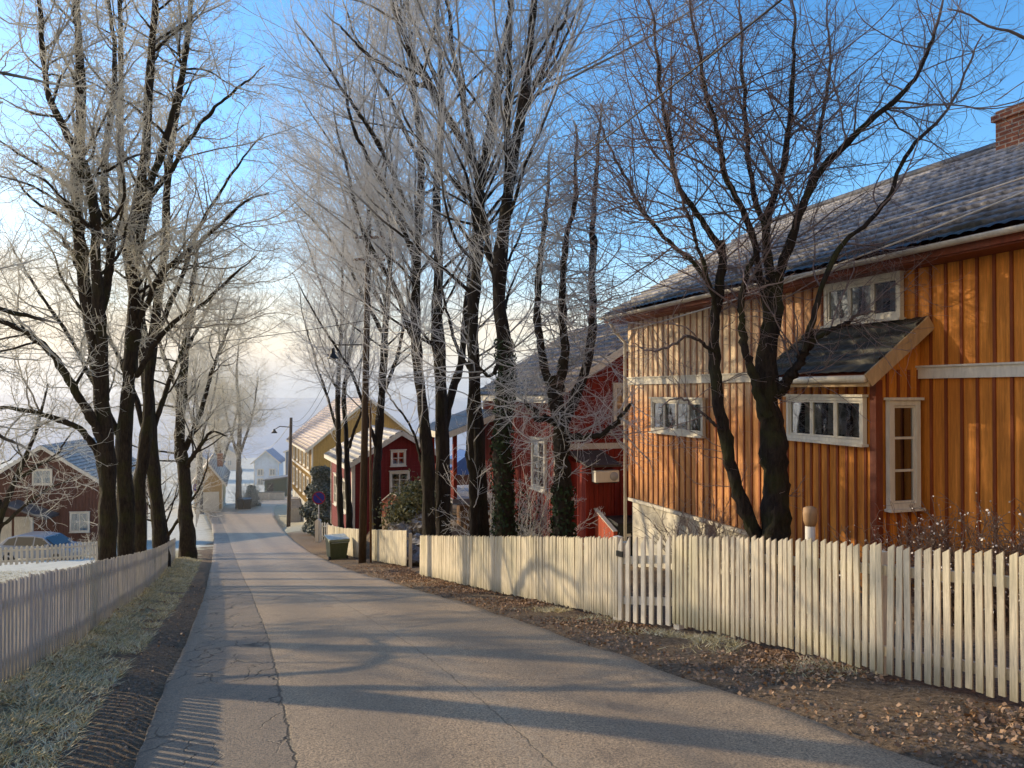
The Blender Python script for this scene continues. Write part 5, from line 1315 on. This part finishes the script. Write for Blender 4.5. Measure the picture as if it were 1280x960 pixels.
# ------------------------------------------------------------------ ground litter (stuff)
def litter():
    n=26000; Y=3.2+20*rng.random(n)**1.5; a=xr(Y); b=xfr(Y); f=np.where(rng.random(n)<.68,1-np.abs(rng.normal(size=n))*.28,rng.random(n))
    X=a+(b-a)*np.clip(f,-.02,1.15); cl=mn=np.array([mnoise.noise(Vector((x*.9,y*.9,2))) for x,y in zip(X,Y)]); k=cl+.45*rng.random(n)>.0; X,Y=X[k],Y[k]
    n2=700; Y2=3.5+14*rng.random(n2); X2=xfl(Y2)+(xl(Y2)-xfl(Y2))*rng.random(n2)**1.3
    n3=900; Y3=5+9*rng.random(n3); X3=xfr(Y3)+rng.random(n3)*2.5
    X=np.r_[X,X2,X3];Y=np.r_[Y,Y2,Y3]; Z=gz(X,Y)+.008+.02*rng.random(len(X))
    o=leaf_cloud('fallen_leaves',np.stack([X,Y,Z],-1),np.array([0,0,.8]),.025,M['dead'],None,1.3); tag(o,'brown fallen leaves along the foot of the fences','leaves',kind='stuff')
    n=9000; Y=3.0+18*rng.random(n)**1.4; a=xr(Y)-.12; b=xfr(Y); X=a+(b-a)*rng.random(n)**1.3
    n2=6000; Y2=3.0+16*rng.random(n2)**1.3; X2=xl(Y2)+.10-.55*rng.random(n2)
    X=np.r_[X,X2];Y=np.r_[Y,Y2]; Z=np.maximum(gz(X,Y),0*X-99)+.003; s=rng.uniform(.003,.009,len(X))*np.where(rng.random(len(X))<.03,1.9,1.)
    T=np.array([[1,0,-.3],[-.5,.87,-.3],[-.5,-.87,-.3],[.1,0,.75]]); V=[]
    rot=rng.random(len(X))*6.28; c,sn=np.cos(rot),np.sin(rot)
    V=np.stack([np.stack([X+s*(t[0]*c-t[1]*sn),Y+s*(t[0]*sn+t[1]*c),Z+s*t[2]],-1) for t in T],1).reshape(-1,3)
    fi=np.array([[0,1,3],[1,2,3],[2,0,3]]); Fq=(np.arange(len(X))[:,None,None]*4+fi[None]).reshape(-1)
    o=mesh_np('gravel',V,Fq,3,M['gravel']); tag(o,'loose gravel and crumbs along both road edges','gravel',kind='stuff')
    # grass blades on the left verge and by the right fence
    n=90000; Y=2.6+26*rng.random(n)**1.7; wl=xfl(Y); X=wl-.5+(xl(Y)-.42-wl+.5)*rng.random(n)
    keep=(np.array([mnoise.noise(Vector((x*1.6,y*1.6,5)))+.5*mnoise.noise(Vector((x*5,y*5,7))) for x,y in zip(X,Y)])>-.22-.0); X,Y=X[keep],Y[keep]
    n2=9000; Y2=3.0+7*rng.random(n2); X2=xfr(Y2)-.05-.5*np.abs(rng.normal(size=n2))*.5
    k2=np.array([mnoise.noise(Vector((x*1.3,y*1.3,9))) for x,y in zip(X2,Y2)])>.08; X=np.r_[X,X2[k2]];Y=np.r_[Y,Y2[k2]]
    n3=22000; Y3=11+22*rng.random(n3); X3=xfl(Y3)-.3-8*rng.random(n3); X=np.r_[X,X3];Y=np.r_[Y,Y3]
    n=len(X); Z=gz(X,Y); h=rng.uniform(.015,.05,n); a=rng.random(n)*6.28; wd=rng.uniform(.0025,.005,n)*(1+Y/12)
    lean=rng.normal(size=(n,2))*.06
    p0=np.stack([X-np.cos(a)*wd,Y-np.sin(a)*wd,Z-.005],-1);p1=np.stack([X+np.cos(a)*wd,Y+np.sin(a)*wd,Z-.005],-1);p2=np.stack([X+lean[:,0],Y+lean[:,1],Z+h],-1)
    o=mesh_np('grass',np.stack([p0,p1,p2],1).reshape(-1,3),np.arange(3*n),3,M['grass']); tag(o,'frosted short grass on the left verge and lawn','grass',kind='stuff')
litter()
def mist():
    m=bpy.data.materials.new('valley_mist'); m.use_nodes=True; t=m.node_tree; t.nodes.clear()
    o=t.nodes.new('ShaderNodeOutputMaterial'); v=t.nodes.new('ShaderNodeVolumeScatter'); v.inputs['Color'].default_value=(1,.97,.93,1); v.inputs['Density'].default_value=.0013; v.inputs['Anisotropy'].default_value=.55
    t.links.new(v.outputs[0],o.inputs['Volume'])
    b=MB().box(-420,420,40,900,-80,14).build('mist',m); tag(b,'thin bright winter mist over the foot of the street and valley','mist',kind='stuff')
mist()
